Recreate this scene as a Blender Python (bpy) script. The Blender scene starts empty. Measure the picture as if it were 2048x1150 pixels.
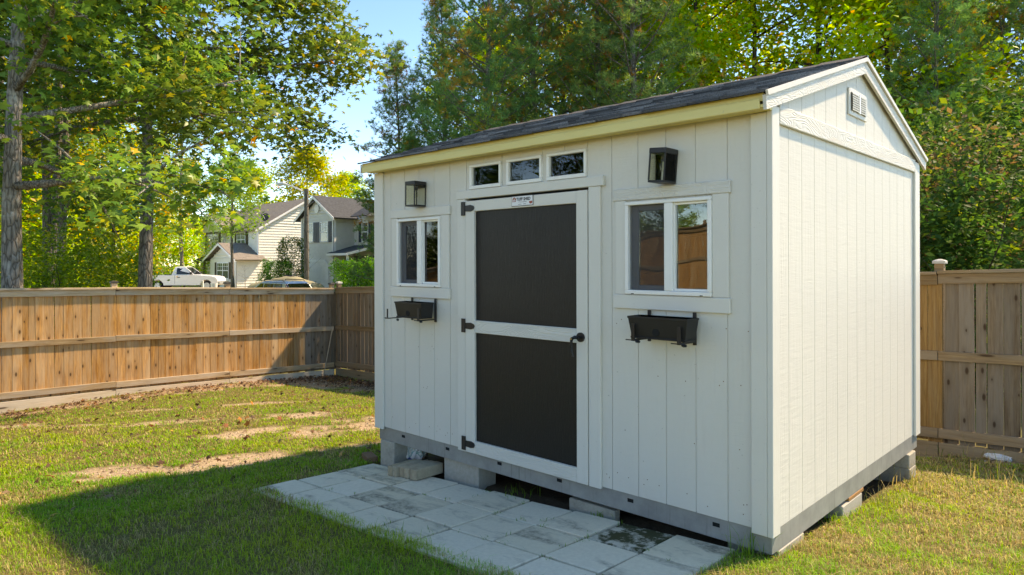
import bpy, math, random
import numpy as np
from mathutils import Vector, Matrix, noise as mnoise
R = math.radians
scene = bpy.context.scene
col = scene.collection

# ------------------------------------------------------------------ camera
CAM = Vector((1.5528, -3.6710, 1.4773)); YAW = -0.76234; ROLL = -0.00252
FW = Vector((math.sin(YAW), math.cos(YAW), 0)); RT0 = Vector((math.cos(YAW), -math.sin(YAW), 0)); UP0 = Vector((0, 0, 1))
RT = RT0*math.cos(ROLL) + UP0*math.sin(ROLL); UP = -RT0*math.sin(ROLL) + UP0*math.cos(ROLL)
cd = bpy.data.cameras.new('camera'); cam = bpy.data.objects.new('camera', cd); col.objects.link(cam)
cd.sensor_width = 36; cd.lens = 1365.25*36/2048; cd.shift_y = -48.7/2048; cd.clip_start = .05; cd.clip_end = 2000
cam.matrix_world = Matrix(((RT.x, UP.x, -FW.x, CAM.x), (RT.y, UP.y, -FW.y, CAM.y), (RT.z, UP.z, -FW.z, CAM.z), (0, 0, 0, 1)))
scene.camera = cam
def at(u, D):            # ground position (x, y) of a thing seen at column u, D metres ahead
    p = CAM + FW*D + RT0*((u-1024)/1365.25*D); return p.x, p.y

# ------------------------------------------------------------------ world, sun, exposure
SUN_EL = R(46); SUN_H = Vector((.33, .944, 0)).normalized()
SUN_DIR = Vector((SUN_H.x*math.cos(SUN_EL), SUN_H.y*math.cos(SUN_EL), math.sin(SUN_EL)))
w = bpy.data.worlds.new('World'); scene.world = w; w.use_nodes = True
wn = w.node_tree.nodes; wl = w.node_tree.links
sky = wn.new('ShaderNodeTexSky'); sky.sky_type = 'NISHITA'; sky.sun_disc = False
sky.sun_elevation = SUN_EL; sky.sun_rotation = math.atan2(SUN_H.x, SUN_H.y); sky.air_density = .55; sky.dust_density = .03; sky.ozone_density = 2.5
bg = wn['Background']; bg.inputs[1].default_value = .15; hs = wn.new('ShaderNodeHueSaturation'); hs.inputs['Saturation'].default_value = 1.2; wl.new(sky.outputs[0], hs.inputs['Color']); wl.new(hs.outputs[0], bg.inputs[0])
sl = bpy.data.lights.new('sun', 'SUN'); sl.energy = 2.0; sl.angle = R(2.2); sl.color = (1, .99, .985)
sun = bpy.data.objects.new('sun', sl); col.objects.link(sun); sun.rotation_euler = SUN_DIR.to_track_quat('Z', 'Y').to_euler()
vs = scene.view_settings; vs.view_transform = 'Standard'; vs.look = 'None'; vs.exposure = 1.98; vs.gamma = 1; vs.use_curve_mapping = False; vs.use_white_balance = True; vs.white_balance_temperature = 12000; vs.white_balance_tint = 14

# ------------------------------------------------------------------ helpers
def tag(o, label=None, cat=None, group=None, kind=None):
    if label: o['label'] = label
    if cat: o['category'] = cat
    if group: o['group'] = group
    if kind: o['kind'] = kind
    return o
def empty(name, loc=(0, 0, 0), rz=0):
    o = bpy.data.objects.new(name, None); col.objects.link(o); o.location = loc; o.rotation_euler.z = rz; o.empty_display_size = .2
    return o
def link(name, me, parent=None):
    o = bpy.data.objects.new(name, me); col.objects.link(o)
    if parent: o.parent = parent
    return o
class MB:
    def __init__(s): s.v = []; s.f = []; s.m = []; s.mi = 0
    def add(s, vs, fs):
        b = len(s.v); s.v += [tuple(p) for p in vs]
        for f in fs: s.f.append(tuple(b+i for i in f)); s.m.append(s.mi)
        return s
    def box(s, x0, x1, y0, y1, z0, z1, c=0):
        if c <= 0:
            return s.add([(x, y, z) for x in (x0, x1) for y in (y0, y1) for z in (z0, z1)],
                         [(0, 1, 3, 2), (4, 6, 7, 5), (0, 4, 5, 1), (2, 3, 7, 6), (0, 2, 6, 4), (1, 5, 7, 3)])
        lo = (x0, y0, z0); hi = (x1, y1, z1); V = {}; vs = []
        for sx in (0, 1):
            for sy in (0, 1):
                for sz in (0, 1):
                    S = (sx, sy, sz)
                    for a in range(3):
                        p = [0, 0, 0]
                        for k in range(3):
                            e = hi[k] if S[k] else lo[k]; p[k] = e if k == a else e + (-c if S[k] else c)
                        V[(S, a)] = len(vs); vs.append(p)
        fs = []
        def S3(a, va, b, vb, d, vd): q = [0, 0, 0]; q[a] = va; q[b] = vb; q[d] = vd; return tuple(q)
        for a in range(3):
            b, d = (a+1) % 3, (a+2) % 3
            for va in (0, 1):
                q = [V[(S3(a, va, b, p, d, r), a)] for p, r in ((0, 0), (1, 0), (1, 1), (0, 1))]
                fs.append(q if va else q[::-1])
            for p, r in ((0, 0), (0, 1), (1, 0), (1, 1)):     # edges along axis a
                A = S3(a, 0, b, p, d, r); B = S3(a, 1, b, p, d, r)
                q = [V[(A, b)], V[(B, b)], V[(B, d)], V[(A, d)]]
                fs.append(q if p == r else q[::-1])
        for sx in (0, 1):
            for sy in (0, 1):
                for sz in (0, 1):
                    S = (sx, sy, sz); q = [V[(S, 0)], V[(S, 1)], V[(S, 2)]]
                    fs.append(q if (sx+sy+sz) % 2 else q[::-1])
        return s.add(vs, fs)
    def prism(s, pts, axis, a0, a1):         # polygon pts (2-D, counter-clockwise) extruded along axis from a0 to a1
        n = len(pts)
        def P(p, a): return {'x': (a, p[0], p[1]), 'y': (p[0], a, p[1]), 'z': (p[0], p[1], a)}[axis]
        vs = [P(p, a0) for p in pts] + [P(p, a1) for p in pts]
        fs = [tuple(range(n))[::-1], tuple(range(n, 2*n))] + [(i, (i+1) % n, n+(i+1) % n, n+i) for i in range(n)]
        if axis == 'y': fs = [f[::-1] for f in fs]
        return s.add(vs, fs)
    def tube(s, pts, rs, n=6, cap=True):
        pts = [Vector(p) for p in pts]
        if isinstance(rs, (int, float)): rs = [rs]*len(pts)
        vs = []; fs = []
        t0 = (pts[1]-pts[0]).normalized(); ref = Vector((0, 0, 1)) if abs(t0.z) < .9 else Vector((1, 0, 0))
        for i, p in enumerate(pts):
            t = (pts[min(i+1, len(pts)-1)]-pts[max(i-1, 0)]).normalized()
            a = t.cross(ref).normalized(); b = t.cross(a)
            for k in range(n):
                th = 2*math.pi*k/n; vs.append(p + (a*math.cos(th)+b*math.sin(th))*rs[i])
        for i in range(len(pts)-1):
            for k in range(n): fs.append((i*n+k, (i+1)*n+k, (i+1)*n+(k+1) % n, i*n+(k+1) % n))
        if cap: fs.append(tuple(range(n))); fs.append(tuple(range((len(pts)-1)*n, len(pts)*n))[::-1])
        return s.add(vs, fs)
    def disc(s, c, r, axis, d, n=20):        # short cylinder
        c = Vector(c); ax = Vector(axis).normalized()
        return s.tube([c, c+ax*d], [r, r], n)
    def mesh(s, name, mats, smooth=False):
        me = bpy.data.meshes.new(name); me.from_pydata(s.v, [], s.f)
        for m in (mats if isinstance(mats, (list, tuple)) else [mats]): me.materials.append(m)
        if len(me.materials) > 1: me.polygons.foreach_set('material_index', s.m)
        if smooth: me.polygons.foreach_set('use_smooth', [True]*len(me.polygons))
        me.update(); return me
    def build(s, name, mats, parent=None, smooth=False): return link(name, s.mesh(name, mats, smooth), parent)
def box(name, mat, parent, x0, x1, y0, y1, z0, z1, c=.003): return MB().box(x0, x1, y0, y1, z0, z1, c).build(name, mat, parent)
def np_mesh(name, V, F, mat, colr=None, smooth=False):      # V (N,3), F (M,k) arrays
    me = bpy.data.meshes.new(name); V = np.asarray(V, np.float32); F = np.asarray(F, np.int32)
    me.vertices.add(len(V)); me.vertices.foreach_set('co', V.ravel())
    k = F.shape[1]; me.loops.add(F.size); me.loops.foreach_set('vertex_index', F.ravel())
    me.polygons.add(len(F)); me.polygons.foreach_set('loop_start', np.arange(len(F), dtype=np.int32)*k)
    if smooth: me.polygons.foreach_set('use_smooth', np.ones(len(F), bool))
    me.update(calc_edges=True)
    if colr is not None:
        a = me.color_attributes.new('Col', 'FLOAT_COLOR', 'POINT')
        c4 = np.ones((len(V), 4), np.float32); c4[:, :3] = colr; a.data.foreach_set('color', c4.ravel())
    me.materials.append(mat); return me

# ------------------------------------------------------------------ materials
class NT:
    def __init__(s, name):
        s.m = bpy.data.materials.new(name); s.m.use_nodes = True; s.t = s.m.node_tree; s.n = s.t.nodes; s.b = s.n['Principled BSDF']; s.out = s.n['Material Output']
    def new(s, typ, **kw):
        n = s.n.new('ShaderNode'+typ)
        for k, v in kw.items():
            if k.startswith('i_'): n.inputs[k[2:].replace('_', ' ')].default_value = v
            else: setattr(n, k, v)
        return n
    def L(s, a, b): s.t.links.new(a, b)
    def coord(s, scale=(1, 1, 1), rnd=True, kind='Object'):
        tc = s.new('TexCoord'); mp = s.new('Mapping'); mp.inputs['Scale'].default_value = scale; s.L(tc.outputs[kind], mp.inputs[0])
        if rnd:
            oi = s.new('ObjectInfo'); mu = s.new('Math', operation='MULTIPLY'); s.L(oi.outputs['Random'], mu.inputs[0]); mu.inputs[1].default_value = 37.
            cb = s.new('CombineXYZ'); s.L(mu.outputs[0], cb.inputs[0]); s.L(mu.outputs[0], cb.inputs[1]); s.L(mu.outputs[0], cb.inputs[2]); s.L(cb.outputs[0], mp.inputs['Location'])
        return mp.outputs[0]
    def noise(s, co, scale, detail=4, rough=.55, dist=0):
        n = s.new('TexNoise'); n.inputs['Scale'].default_value = scale; n.inputs['Detail'].default_value = detail; n.inputs['Roughness'].default_value = rough; n.inputs['Distortion'].default_value = dist
        s.L(co, n.inputs['Vector']); return n.outputs['Fac']
    def ramp(s, fac, stops):
        r = s.new('ValToRGB'); e = r.color_ramp.elements
        while len(e) < len(stops): e.new(.5)
        for el, (p, c) in zip(e, stops): el.position = p; el.color = (*c, 1) if len(c) == 3 else c
        s.L(fac, r.inputs[0]); return r.outputs[0]
    def gray(s, fac, a, b): return s.ramp(fac, [(a, (0, 0, 0)), (b, (1, 1, 1))])
    def mix(s, fac, a, b, mode='MIX'):
        m = s.new('Mix', data_type='RGBA', blend_type=mode)
        for sock, v in ((m.inputs[0], fac), (m.inputs[6], a), (m.inputs[7], b)):
            if isinstance(v, (int, float)): sock.default_value = v
            elif isinstance(v, tuple): sock.default_value = (*v, 1)
            else: s.L(v, sock)
        return m.outputs[2]
    def math(s, op, a, b):
        m = s.new('Math', operation=op)
        for k, v in enumerate((a, b)):
            if isinstance(v, (int, float)): m.inputs[k].default_value = v
            else: s.L(v, m.inputs[k])
        return m.outputs[0]
    def bump(s, h, strength=.3, dist=.01):
        b = s.new('Bump'); b.inputs['Strength'].default_value = strength; b.inputs['Distance'].default_value = dist; s.L(h, b.inputs['Height']); s.L(b.outputs[0], s.b.inputs['Normal'])
    def base(s, c, rough=.6, metal=0, spec=.5):
        if isinstance(c, tuple): s.b.inputs['Base Color'].default_value = (*c, 1)
        else: s.L(c, s.b.inputs['Base Color'])
        s.b.inputs['Roughness'].default_value = rough; s.b.inputs['Metallic'].default_value = metal; s.b.inputs['Specular IOR Level'].default_value = spec
        return s.m

def paint_mat(name, c, along='z', emboss=0., dirt=.12, rough=.5, fine=.25, speck=.22):
    t = NT(name); lo = {'x': (1.2, 14, 14), 'y': (14, 1.2, 14), 'z': (14, 14, 1.2)}[along]
    co = t.coord(lo); fine_ = t.noise(co, 9, 5, .65)
    h = fine_
    if emboss:
        lo2 = {'x': (1.1, 5, 5), 'y': (5, 1.1, 5), 'z': (5, 5, 1.1)}[along]; co2 = t.coord(lo2)
        n = t.noise(co2, 1.6, 2, .5, .6); wv = t.math('SINE', t.math('MULTIPLY', n, 85.), 0); wv = t.math('POWER', t.math('ABSOLUTE', wv, 0), .5)
        h = t.math('ADD', t.math('MULTIPLY', wv, emboss), t.math('MULTIPLY', fine_, .4))
    co3 = t.coord((1, 1, 1)); d = t.gray(t.noise(co3, 2.2, 6, .65), .45, .8)
    sp = t.gray(t.noise(co3, 60, 2, .5), .70, .76)
    c2 = tuple(x*.72 for x in c); cc = t.mix(t.math('MULTIPLY', d, dirt), c, c2)
    cc = t.mix(t.math('MULTIPLY', sp, speck), cc, (.32, .3, .26))
    if emboss: cc = t.mix(t.math('MULTIPLY', t.gray(wv, .35, .0), .10), cc, (.4, .38, .33))
    t.bump(h, .5 if emboss else fine, .006); return t.base(cc, rough, 0, .35)
def siding_mat(name, c):
    t = NT(name); co = t.coord((10, 10, .55)); g = t.noise(co, 5, 5, .7)
    rip = t.noise(t.coord((3, 3, 26)), 2.0, 3, .6, .4)          # short cross ripples of the textured panel
    h = t.math('ADD', t.math('MULTIPLY', g, .8), t.math('MULTIPLY', rip, .6))
    co3 = t.coord((1, 1, 1), rnd=False); d = t.gray(t.noise(co3, 1.4, 6, .7), .48, .85)
    tone = t.new('ObjectInfo'); tn = t.math('MULTIPLY', tone.outputs['Random'], .07)
    cc = t.mix(t.math('MULTIPLY', d, .22), c, tuple(x*.74 for x in c)); cc = t.mix(tn, cc, tuple(x*.7 for x in c))
    st = t.gray(t.noise(t.coord((7, 7, .5)), 3, 4, .6), .62, .80); cc = t.mix(t.math('MULTIPLY', st, .10), cc, (.42, .40, .33))
    sp = t.gray(t.noise(co3, 45, 2, .5), .735, .76); cc = t.mix(t.math('MULTIPLY', sp, .5), cc, (.2, .17, .13))
    t.bump(h, .62, .006); return t.base(cc, .55, 0, .3)
def wood_mat(name, light, dark, grey, greyamt, along='z'):
    t = NT(name); s1 = {'x': (.8, 16, 16), 'y': (16, .8, 16), 'z': (16, 16, .8)}[along]
    co = t.coord(s1); g = t.noise(co, 2.2, 6, .7, .8); g2 = t.noise(co, 9, 3, .6)
    cc = t.mix(t.gray(g, .34, .64), dark, light); cc = t.mix(t.math('MULTIPLY', t.gray(g2, .48, .72), .5), cc, tuple(x*.55 for x in dark))
    big = t.noise(t.coord((9, 9, 1.1) if along == 'z' else (1.1, 1.1, 9)), 1.0, 4, .65)
    oi = t.new('ObjectInfo'); am = t.math('ADD', t.gray(big, .36, .62), t.math('MULTIPLY', t.math('SUBTRACT', oi.outputs['Random'], .5), .5))
    cc = t.mix(t.math('MULTIPLY', am, greyamt), cc, grey)
    hs = t.new('HueSaturation'); t.L(cc, hs.inputs['Color']); t.L(t.math('ADD', t.math('MULTIPLY', oi.outputs['Random'], .42), .80), hs.inputs['Value'])
    # knots
    ks = {'x': (1.3, 5, 7), 'y': (5, 1.3, 7), 'z': (6.5, 6.5, 2.7)}[along]
    v = t.new('TexVoronoi', feature='F1', voronoi_dimensions='2D'); sx = t.new('SeparateXYZ'); t.L(t.coord(ks), sx.inputs[0]); cb = t.new('CombineXYZ')
    t.L(sx.outputs[1 if along == 'y' else 0], cb.inputs[0]); t.L(sx.outputs[2], cb.inputs[1]); t.L(cb.outputs[0], v.inputs['Vector']); v.inputs['Scale'].default_value = 1.0
    sc_ = t.new('SeparateColor'); t.L(v.outputs['Color'], sc_.inputs[0]); on = t.gray(sc_.outputs[0], .52, .56)
    rad = t.math('DIVIDE', v.outputs['Distance'], t.math('ADD', t.math('MULTIPLY', sc_.outputs[1], .9), .45)); kn = t.math('MULTIPLY', t.ramp(rad, [(.0, (1, 1, 1)), (.05, (1, 1, 1)), (.10, (0, 0, 0))]), on); halo = t.math('MULTIPLY', t.ramp(rad, [(.05, (1, 1, 1)), (.32, (0, 0, 0))]), on)
    cc = t.mix(t.math('MULTIPLY', halo, .35), hs.outputs[0], tuple(x*.6 for x in dark)); cc = t.mix(t.math('MULTIPLY', kn, .85), cc, (.055, .026, .012))
    t.bump(t.math('ADD', g, g2), .35, .004); return t.base(cc, .75, 0, .2)
def plain(name, c, rough=.5, metal=0, spec=.5, var=.15, scale=8, bump=0.):
    t = NT(name); n = t.noise(t.coord(), scale, 5, .6); cc = t.mix(t.gray(n, .3, .75), tuple(x*(1-var) for x in c), tuple(min(1, x*(1+var)) for x in c))
    if bump: t.bump(n, bump, .01)
    return t.base(cc, rough, metal, spec)
def concrete(name, a, b, stain=.6, sc=3., moss=None):
    t = NT(name); co = t.coord((1, 1, 1)); n = t.noise(co, 35, 6, .7); big = t.noise(t.coord((.7, 2.4, 1)), sc, 6, .65, .4); oi = t.new('ObjectInfo')
    cc = t.mix(t.gray(n, .3, .7), a, b)
    cc = t.mix(t.math('MULTIPLY', oi.outputs['Random'], .45), cc, (a[0]*.95, a[1]*.9, a[2]*.76))
    st = t.gray(t.math('ADD', big, t.math('MULTIPLY', t.math('SUBTRACT', oi.outputs['Random'], .5), .22)), .535, .68); st2 = t.math('MULTIPLY', st, t.gray(t.noise(co, 22, 5, .75), .30, .62))
    cc = t.mix(t.math('MULTIPLY', st2, stain), cc, (.045, .045, .042))
    if moss: cc = t.mix(t.gray(t.math('ADD', t.noise(co, 9, 6, .7), t.math('MULTIPLY', big, .6)), .66, .78), cc, moss)
    t.bump(n, .35, .004); return t.base(cc, .85, 0, .25)
def leaf_mat(name, trans=.42, hue=.02, val=.25, rough=.45, spec=.3):
    t = NT(name); a = t.new('VertexColor', layer_name='Col'); oi = t.new('ObjectInfo')
    hs = t.new('HueSaturation'); t.L(a.outputs[0], hs.inputs['Color'])
    t.L(t.math('ADD', t.math('MULTIPLY', oi.outputs['Random'], hue*2), .5-hue), hs.inputs['Hue']); t.L(t.math('ADD', t.math('MULTIPLY', oi.outputs['Random'], val), 1-val/2), hs.inputs['Value'])
    t.base(hs.outputs[0], rough, 0, spec)
    tr = t.new('BsdfTranslucent'); mx = t.new('MixShader'); mx.inputs[0].default_value = trans
    br = t.new('HueSaturation'); t.L(hs.outputs[0], br.inputs['Color']); br.inputs['Value'].default_value = 1.6; br.inputs['Saturation'].default_value = 1.1
    t.L(br.outputs[0], tr.inputs[0]); t.L(t.b.outputs[0], mx.inputs[1]); t.L(tr.outputs[0], mx.inputs[2]); t.L(mx.outputs[0], t.out.inputs[0]); return t.m
def bark_mat(name, a, b, sc=5, patch=None):
    t = NT(name); co = t.coord((1, 1, .28)); v = t.new('TexVoronoi', feature='DISTANCE_TO_EDGE'); v.inputs['Scale'].default_value = sc*3; t.L(co, v.inputs['Vector'])
    n = t.noise(co, sc*4, 6, .7, .5); h = t.math('ADD', t.gray(v.outputs['Distance'], 0, .22), t.math('MULTIPLY', n, .8))
    cc = t.mix(t.gray(h, .35, 1.1), a, b)
    if patch: cc = t.mix(t.gray(t.noise(t.coord(), 3, 4, .6), .52, .66), cc, patch)
    t.bump(h, .9, .03); return t.base(cc, .9, 0, .15)
def glass_mat(name, ior=1.75, tint=(.85, .9, .88), wave=.35):
    t = NT(name); tr = t.new('BsdfTransparent'); tr.inputs[0].default_value = (*tint, 1); gl = t.new('BsdfGlossy'); gl.inputs['Roughness'].default_value = .01
    fr = t.new('Fresnel'); fr.inputs[0].default_value = ior; mx = t.new('MixShader'); t.L(fr.outputs[0], mx.inputs[0]); t.L(tr.outputs[0], mx.inputs[1]); t.L(gl.outputs[0], mx.inputs[2]); t.L(mx.outputs[0], t.out.inputs[0])
    b = t.new('Bump'); b.inputs['Strength'].default_value = wave; b.inputs['Distance'].default_value = .012; t.L(t.noise(t.coord((1, 1, 1)), 2.2, 1, .4), b.inputs['Height']); t.L(b.outputs[0], gl.inputs['Normal']); return t.m

M = {}
M['white'] = siding_mat('white siding paint', (.705, .675, .605))
for a in 'xyz':
    M['trim_'+a] = paint_mat('white trim paint '+a, (.725, .695, .625), a, 0, .14)
    M['emb_'+a] = paint_mat('embossed white trim '+a, (.725, .695, .625), a, 1.0, .12)
M['eave'] = paint_mat('eave paint with yellow bounce tint', (.78, .65, .27), 'x', 0, .15)  # yellow light bounced up under the eaves is put into this colour
M['door_dark'] = paint_mat('charcoal door paint', (.0165, .0150, .0135), 'z', 0, .35, .45, .5, .012)
M['vinyl'] = plain('white vinyl', (.86, .85, .81), .35, 0, .5, .04)
M['sash'] = plain('grey screen frame', (.30, .31, .33), .4, .2, .5, .1)
M['black'] = plain('black powder coat', (.012, .012, .013), .42, 0, .5, .3)
M['black_plastic'] = plain('black plastic', (.016, .015, .014), .5, 0, .4, .3)
M['glass'] = glass_mat('window glass'); M['lamp_glass'] = glass_mat('lantern glass', 1.18, (.93, .93, .88), 0.)
t = NT('insect screen'); tr = t.new('BsdfTransparent'); df = t.new('BsdfDiffuse'); df.inputs[0].default_value = (.06, .06, .06, 1); mx = t.new('MixShader'); mx.inputs[0].default_value = .5
t.L(tr.outputs[0], mx.inputs[1]); t.L(df.outputs[0], mx.inputs[2]); t.L(mx.outputs[0], t.out.inputs[0]); M['screen'] = t.m
M['brass'] = plain('aged brass', (.55, .38, .16), .35, .8)
t = NT('galvanised floor frame'); co = t.coord((5, 5, .25)); n = t.noise(co, 5, 5, .7); n2 = t.noise(t.coord((1, 1, 1)), 6, 5, .7)
cc = t.mix(t.gray(n2, .3, .7), (.27, .275, .265), (.38, .385, .365)); cc = t.mix(t.math('MULTIPLY', t.gray(n, .58, .72), .55), cc, (.09, .09, .085)); M['galv'] = t.base(cc, .5, .25, .4)
M['dark'] = plain('dark void', (.006, .006, .006), .9)
M['interior'] = plain('bare plywood', (.22, .16, .09), .8)
t = NT('asphalt shingle'); co = t.coord((1, 1, 1), rnd=False); a = t.new('VertexColor', layer_name='Col'); n = t.noise(co, 160, 3, .8)
cc = t.mix(t.gray(n, .3, .7), (.4, .4, .4), (1.5, 1.5, 1.5)); cc = t.mix(1.0, a.outputs[0], cc, 'MULTIPLY'); t.bump(n, .6, .004); M['shingle'] = t.base(cc, .92, 0, .15)
M['fence'] = wood_mat('fence cedar', (.64, .31, .09), (.30, .115, .026), (.50, .36, .225), .55)
M['fence_rail_y'] = wood_mat('fence rail wood', (.56, .39, .22), (.32, .19, .085), (.46, .385, .30), .8, 'y')
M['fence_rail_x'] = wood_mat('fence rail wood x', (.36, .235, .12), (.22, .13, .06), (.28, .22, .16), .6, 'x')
M['fence_grey'] = wood_mat('grey fence wood', (.29, .21, .135), (.15, .095, .055), (.23, .19, .15), .75)
M['fence_warm'] = wood_mat('newer fence wood', (.50, .29, .11), (.32, .16, .05), (.36, .27, .17), .4)
M['kick'] = wood_mat('pale treated board', (.66, .53, .38), (.50, .37, .23), (.55, .48, .39), .5, 'y')
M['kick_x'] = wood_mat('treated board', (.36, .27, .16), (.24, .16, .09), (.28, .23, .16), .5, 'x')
M['cap'] = plain('dark post cap', (.05, .045, .04), .5, .2); M['cap_pale'] = plain('pale post cap', (.45, .44, .40), .5, .1)
M['slab'] = concrete('paving slab', (.70, .605, .475), (.84, .735, .585), .75, 2.4)
M['slab_moss'] = concrete('mossy slab', (.55, .50, .42), (.66, .61, .52), .95, 2.4, (.06, .06, .025))
M['block'] = concrete('concrete block', (.38, .35, .29), (.50, .46, .395), .45, 4)
M['stone'] = concrete('edging stone', (.40, .31, .215), (.52, .42, .30), .35, 7)
M['brick'] = concrete('brown brick', (.22, .115, .065), (.30, .17, .10), .3, 6)
M['shimwood'] = wood_mat('shim wood', (.45, .22, .08), (.3, .13, .05), (.3, .2, .1), .3, 'y')
# ------------------------------------------------------------------ ground
GP = np.array([(0.2, 0, -.135), (0, .6, -.18), (-3.7, 0, -.365), (-3.74, -1.17, -.33), (-1.8, -1.17, -.215), (0, -1.17, -.11), (0, 3.05, -.38), (0, 1.3, -.245), (-12.4, -1.35, -1.0), (-12.4, .36, -.94),
   (-12.4, 4.7, -1.10), (-11.1, 5.2, -1.12), (-.47, 5.2, -.70), (.9, 5.2, -.55), (1.5, -3.7, -.05), (-3, -4, -.2), (-6, 2, -.62), (-12.4, -13.8, .3), (-4, -13.8, .8), (3, 2.2, -.2), (3, -13.8, .9), (-8, -5, -.35)], float)
def _phi(r2): return np.where(r2 > 1e-12, r2*np.log(np.maximum(r2, 1e-12)), 0.)
_n = len(GP); _A = np.zeros((_n+3, _n+3)); _d = GP[:, None, :2]-GP[None, :, :2]; _A[:_n, :_n] = _phi((_d**2).sum(-1)) + np.eye(_n)*.8
_A[:_n, _n:] = np.c_[np.ones(_n), GP[:, :2]]; _A[_n:, :_n] = _A[:_n, _n:].T
_W = np.linalg.solve(_A, np.r_[GP[:, 2], 0, 0, 0])
YX0, YX1, YY0, YY1 = -12.9, 5., -14.3, 5.7
def gz(x, y):
    x = np.asarray(x, float); y = np.asarray(y, float); cx = np.clip(x, YX0, YX1); cy = np.clip(y, YY0, YY1)
    r2 = (cx[..., None]-GP[:, 0])**2 + (cy[..., None]-GP[:, 1])**2
    z = _phi(r2)@_W[:_n] + _W[_n] + _W[_n+1]*cx + _W[_n+2]*cy
    d = np.hypot(x-cx, y-cy); k = np.clip(d/38., 0, 1); k = k*k*(3-2*k)
    return z*(1-k) + (-.72)*k
def gz1(x, y): return float(gz(np.array([x]), np.array([y]))[0])
def vnoise(x, y, s, seed=0):          # smooth value noise on arrays
    rs = np.random.RandomState(seed); T = rs.rand(256, 256); X = x*s; Y = y*s; i = np.floor(X).astype(int); j = np.floor(Y).astype(int); fx = X-i; fy = Y-j
    fx = fx*fx*(3-2*fx); fy = fy*fy*(3-2*fy); g = lambda a, b: T[a % 256, b % 256]
    return (g(i, j)*(1-fx)+g(i+1, j)*fx)*(1-fy) + (g(i, j+1)*(1-fx)+g(i+1, j+1)*fx)*fy
def fbm(x, y, s, seed=0): return (vnoise(x, y, s, seed)*.5 + vnoise(x, y, s*2.1, seed+1)*.28 + vnoise(x, y, s*4.3, seed+2)*.22)
# worn places of the lawn: (x, y, rx, ry, angle, strength)
BARE = [(-5.05, -1.1, .8, .30, 65, 1.2), (-5.15, -2.05, .3, .1, 60, .8), (-5.9, .6, .9, .42, 60, 1.05), (-5.5, 2.2, 1.0, .5, 62, 1.15), (-4.6, .4, .7, .22, 70, .55), (-4.0, -.1, .3, .2, 0, .5), (-7.3, 1.1, .6, .28, 60, .9), (-8.2, -.2, .6, .24, 60, .9),
        (-10.2, -2.0, .9, .35, 45, 1.0), (-9.0, -1.0, .6, .12, 60, .7), (-10.0, 4.2, 2.3, .65, 14, 1.2), (-12.0, 3.2, .55, 2.2, 0, 1.2), (-11.9, .3, .38, 2.6, 0, .9), (-9.0, 1.6, .8, .14, 60, .9), (-9.8, .2, .6, .12, 60, .7),
        (.22, .9, .14, .5, 0, .38), (.25, 2.6, .2, .3, 0, .3), (-.2, 4.8, 1.2, .2, 0, .6)]
def bare(x, y):
    m = np.zeros_like(x)
    for bx, by, rx, ry, a, s in BARE:
        ca, sa = math.cos(R(a)), math.sin(R(a)); dx = x-bx; dy = y-by; u = (dx*ca+dy*sa)/rx; v = (-dx*sa+dy*ca)/ry
        m = np.maximum(m, s*np.exp(-(u*u+v*v)*.8))
    n = fbm(x, y, 2.3, 3)*.55 + fbm(x, y, 7.5, 5)*.45
    n = np.clip((n-.5)*2.6+.5, 0, 1); m = m*(.15+1.75*n) + np.clip((fbm(x, y, 1.1, 11)-.655)*2.6, 0, .5)
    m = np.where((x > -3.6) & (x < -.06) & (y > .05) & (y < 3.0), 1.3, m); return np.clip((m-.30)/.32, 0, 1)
def ground_grid(x0, x1, y0, y1, st):
    xs = np.arange(x0, x1+1e-6, st); ys = np.arange(y0, y1+1e-6, st); X, Y = np.meshgrid(xs, ys, indexing='ij'); nx, ny = X.shape
    idx = np.arange(nx*ny).reshape(nx, ny); F = np.stack([idx[:-1, :-1], idx[1:, :-1], idx[1:, 1:], idx[:-1, 1:]], -1).reshape(-1, 4); return X.ravel(), Y.ravel(), F
t = NT('yard soil'); a = t.new('VertexColor', layer_name='Col'); co = t.coord((1, 1, 1), rnd=False); n = t.noise(co, 18, 6, .7); n2 = t.noise(co, 90, 3, .7)
cc = t.mix(1.0, a.outputs[0], t.mix(t.gray(n, .25, .75), (.62, .6, .58), (1.3, 1.3, 1.3)), 'MULTIPLY'); cc = t.mix(t.math('MULTIPLY', t.gray(n2, .55, .7), .25), cc, (.09, .055, .03))
t.bump(t.math('ADD', n, n2), .7, .02); M['soil'] = t.base(cc, .95, 0, .1)
PX0_ = -3.68
X, Y, F = ground_grid(-13.4, 3.6, -6.5, 6.4, .07); Z = gz(X, Y)
B = bare(X, Y); Z = Z + (fbm(X, Y, 3., 21)-.5)*.035 - B*.012 - .05*((X > PX0_) & (X < -.2) & (Y > -1.17) & (Y < .1))
sand = np.array((.50, .375, .25)); thatch = np.array((.17, .145, .05)); dark = np.array((.12, .078, .05)); redb = np.array((.27, .155, .085))
kf = np.clip(fbm(X, Y, .7, 31)*1.6-.45, 0, 1)[:, None]
soilc = sand*(1-.3*kf) + redb*.3*kf
fen = np.clip(1-np.abs(X+12.4)/1.3, 0, 1)[:, None]; soilc = soilc*(1-fen*.75) + redb*fen*.75
dk = np.clip(1-np.hypot((X+10.6)/3.2, (Y-4.7)/1.25), 0, 1)[:, None]**.6; soilc = soilc*(1-dk*.9) + dark*dk*.9
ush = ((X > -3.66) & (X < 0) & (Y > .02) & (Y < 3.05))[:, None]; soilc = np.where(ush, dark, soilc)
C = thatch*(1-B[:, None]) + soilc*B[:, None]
inner = link('lawn_ground', np_mesh('lawn_ground', np.c_[X, Y, Z], F, M['soil'], C, True)); tag(inner, kind='structure')
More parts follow.
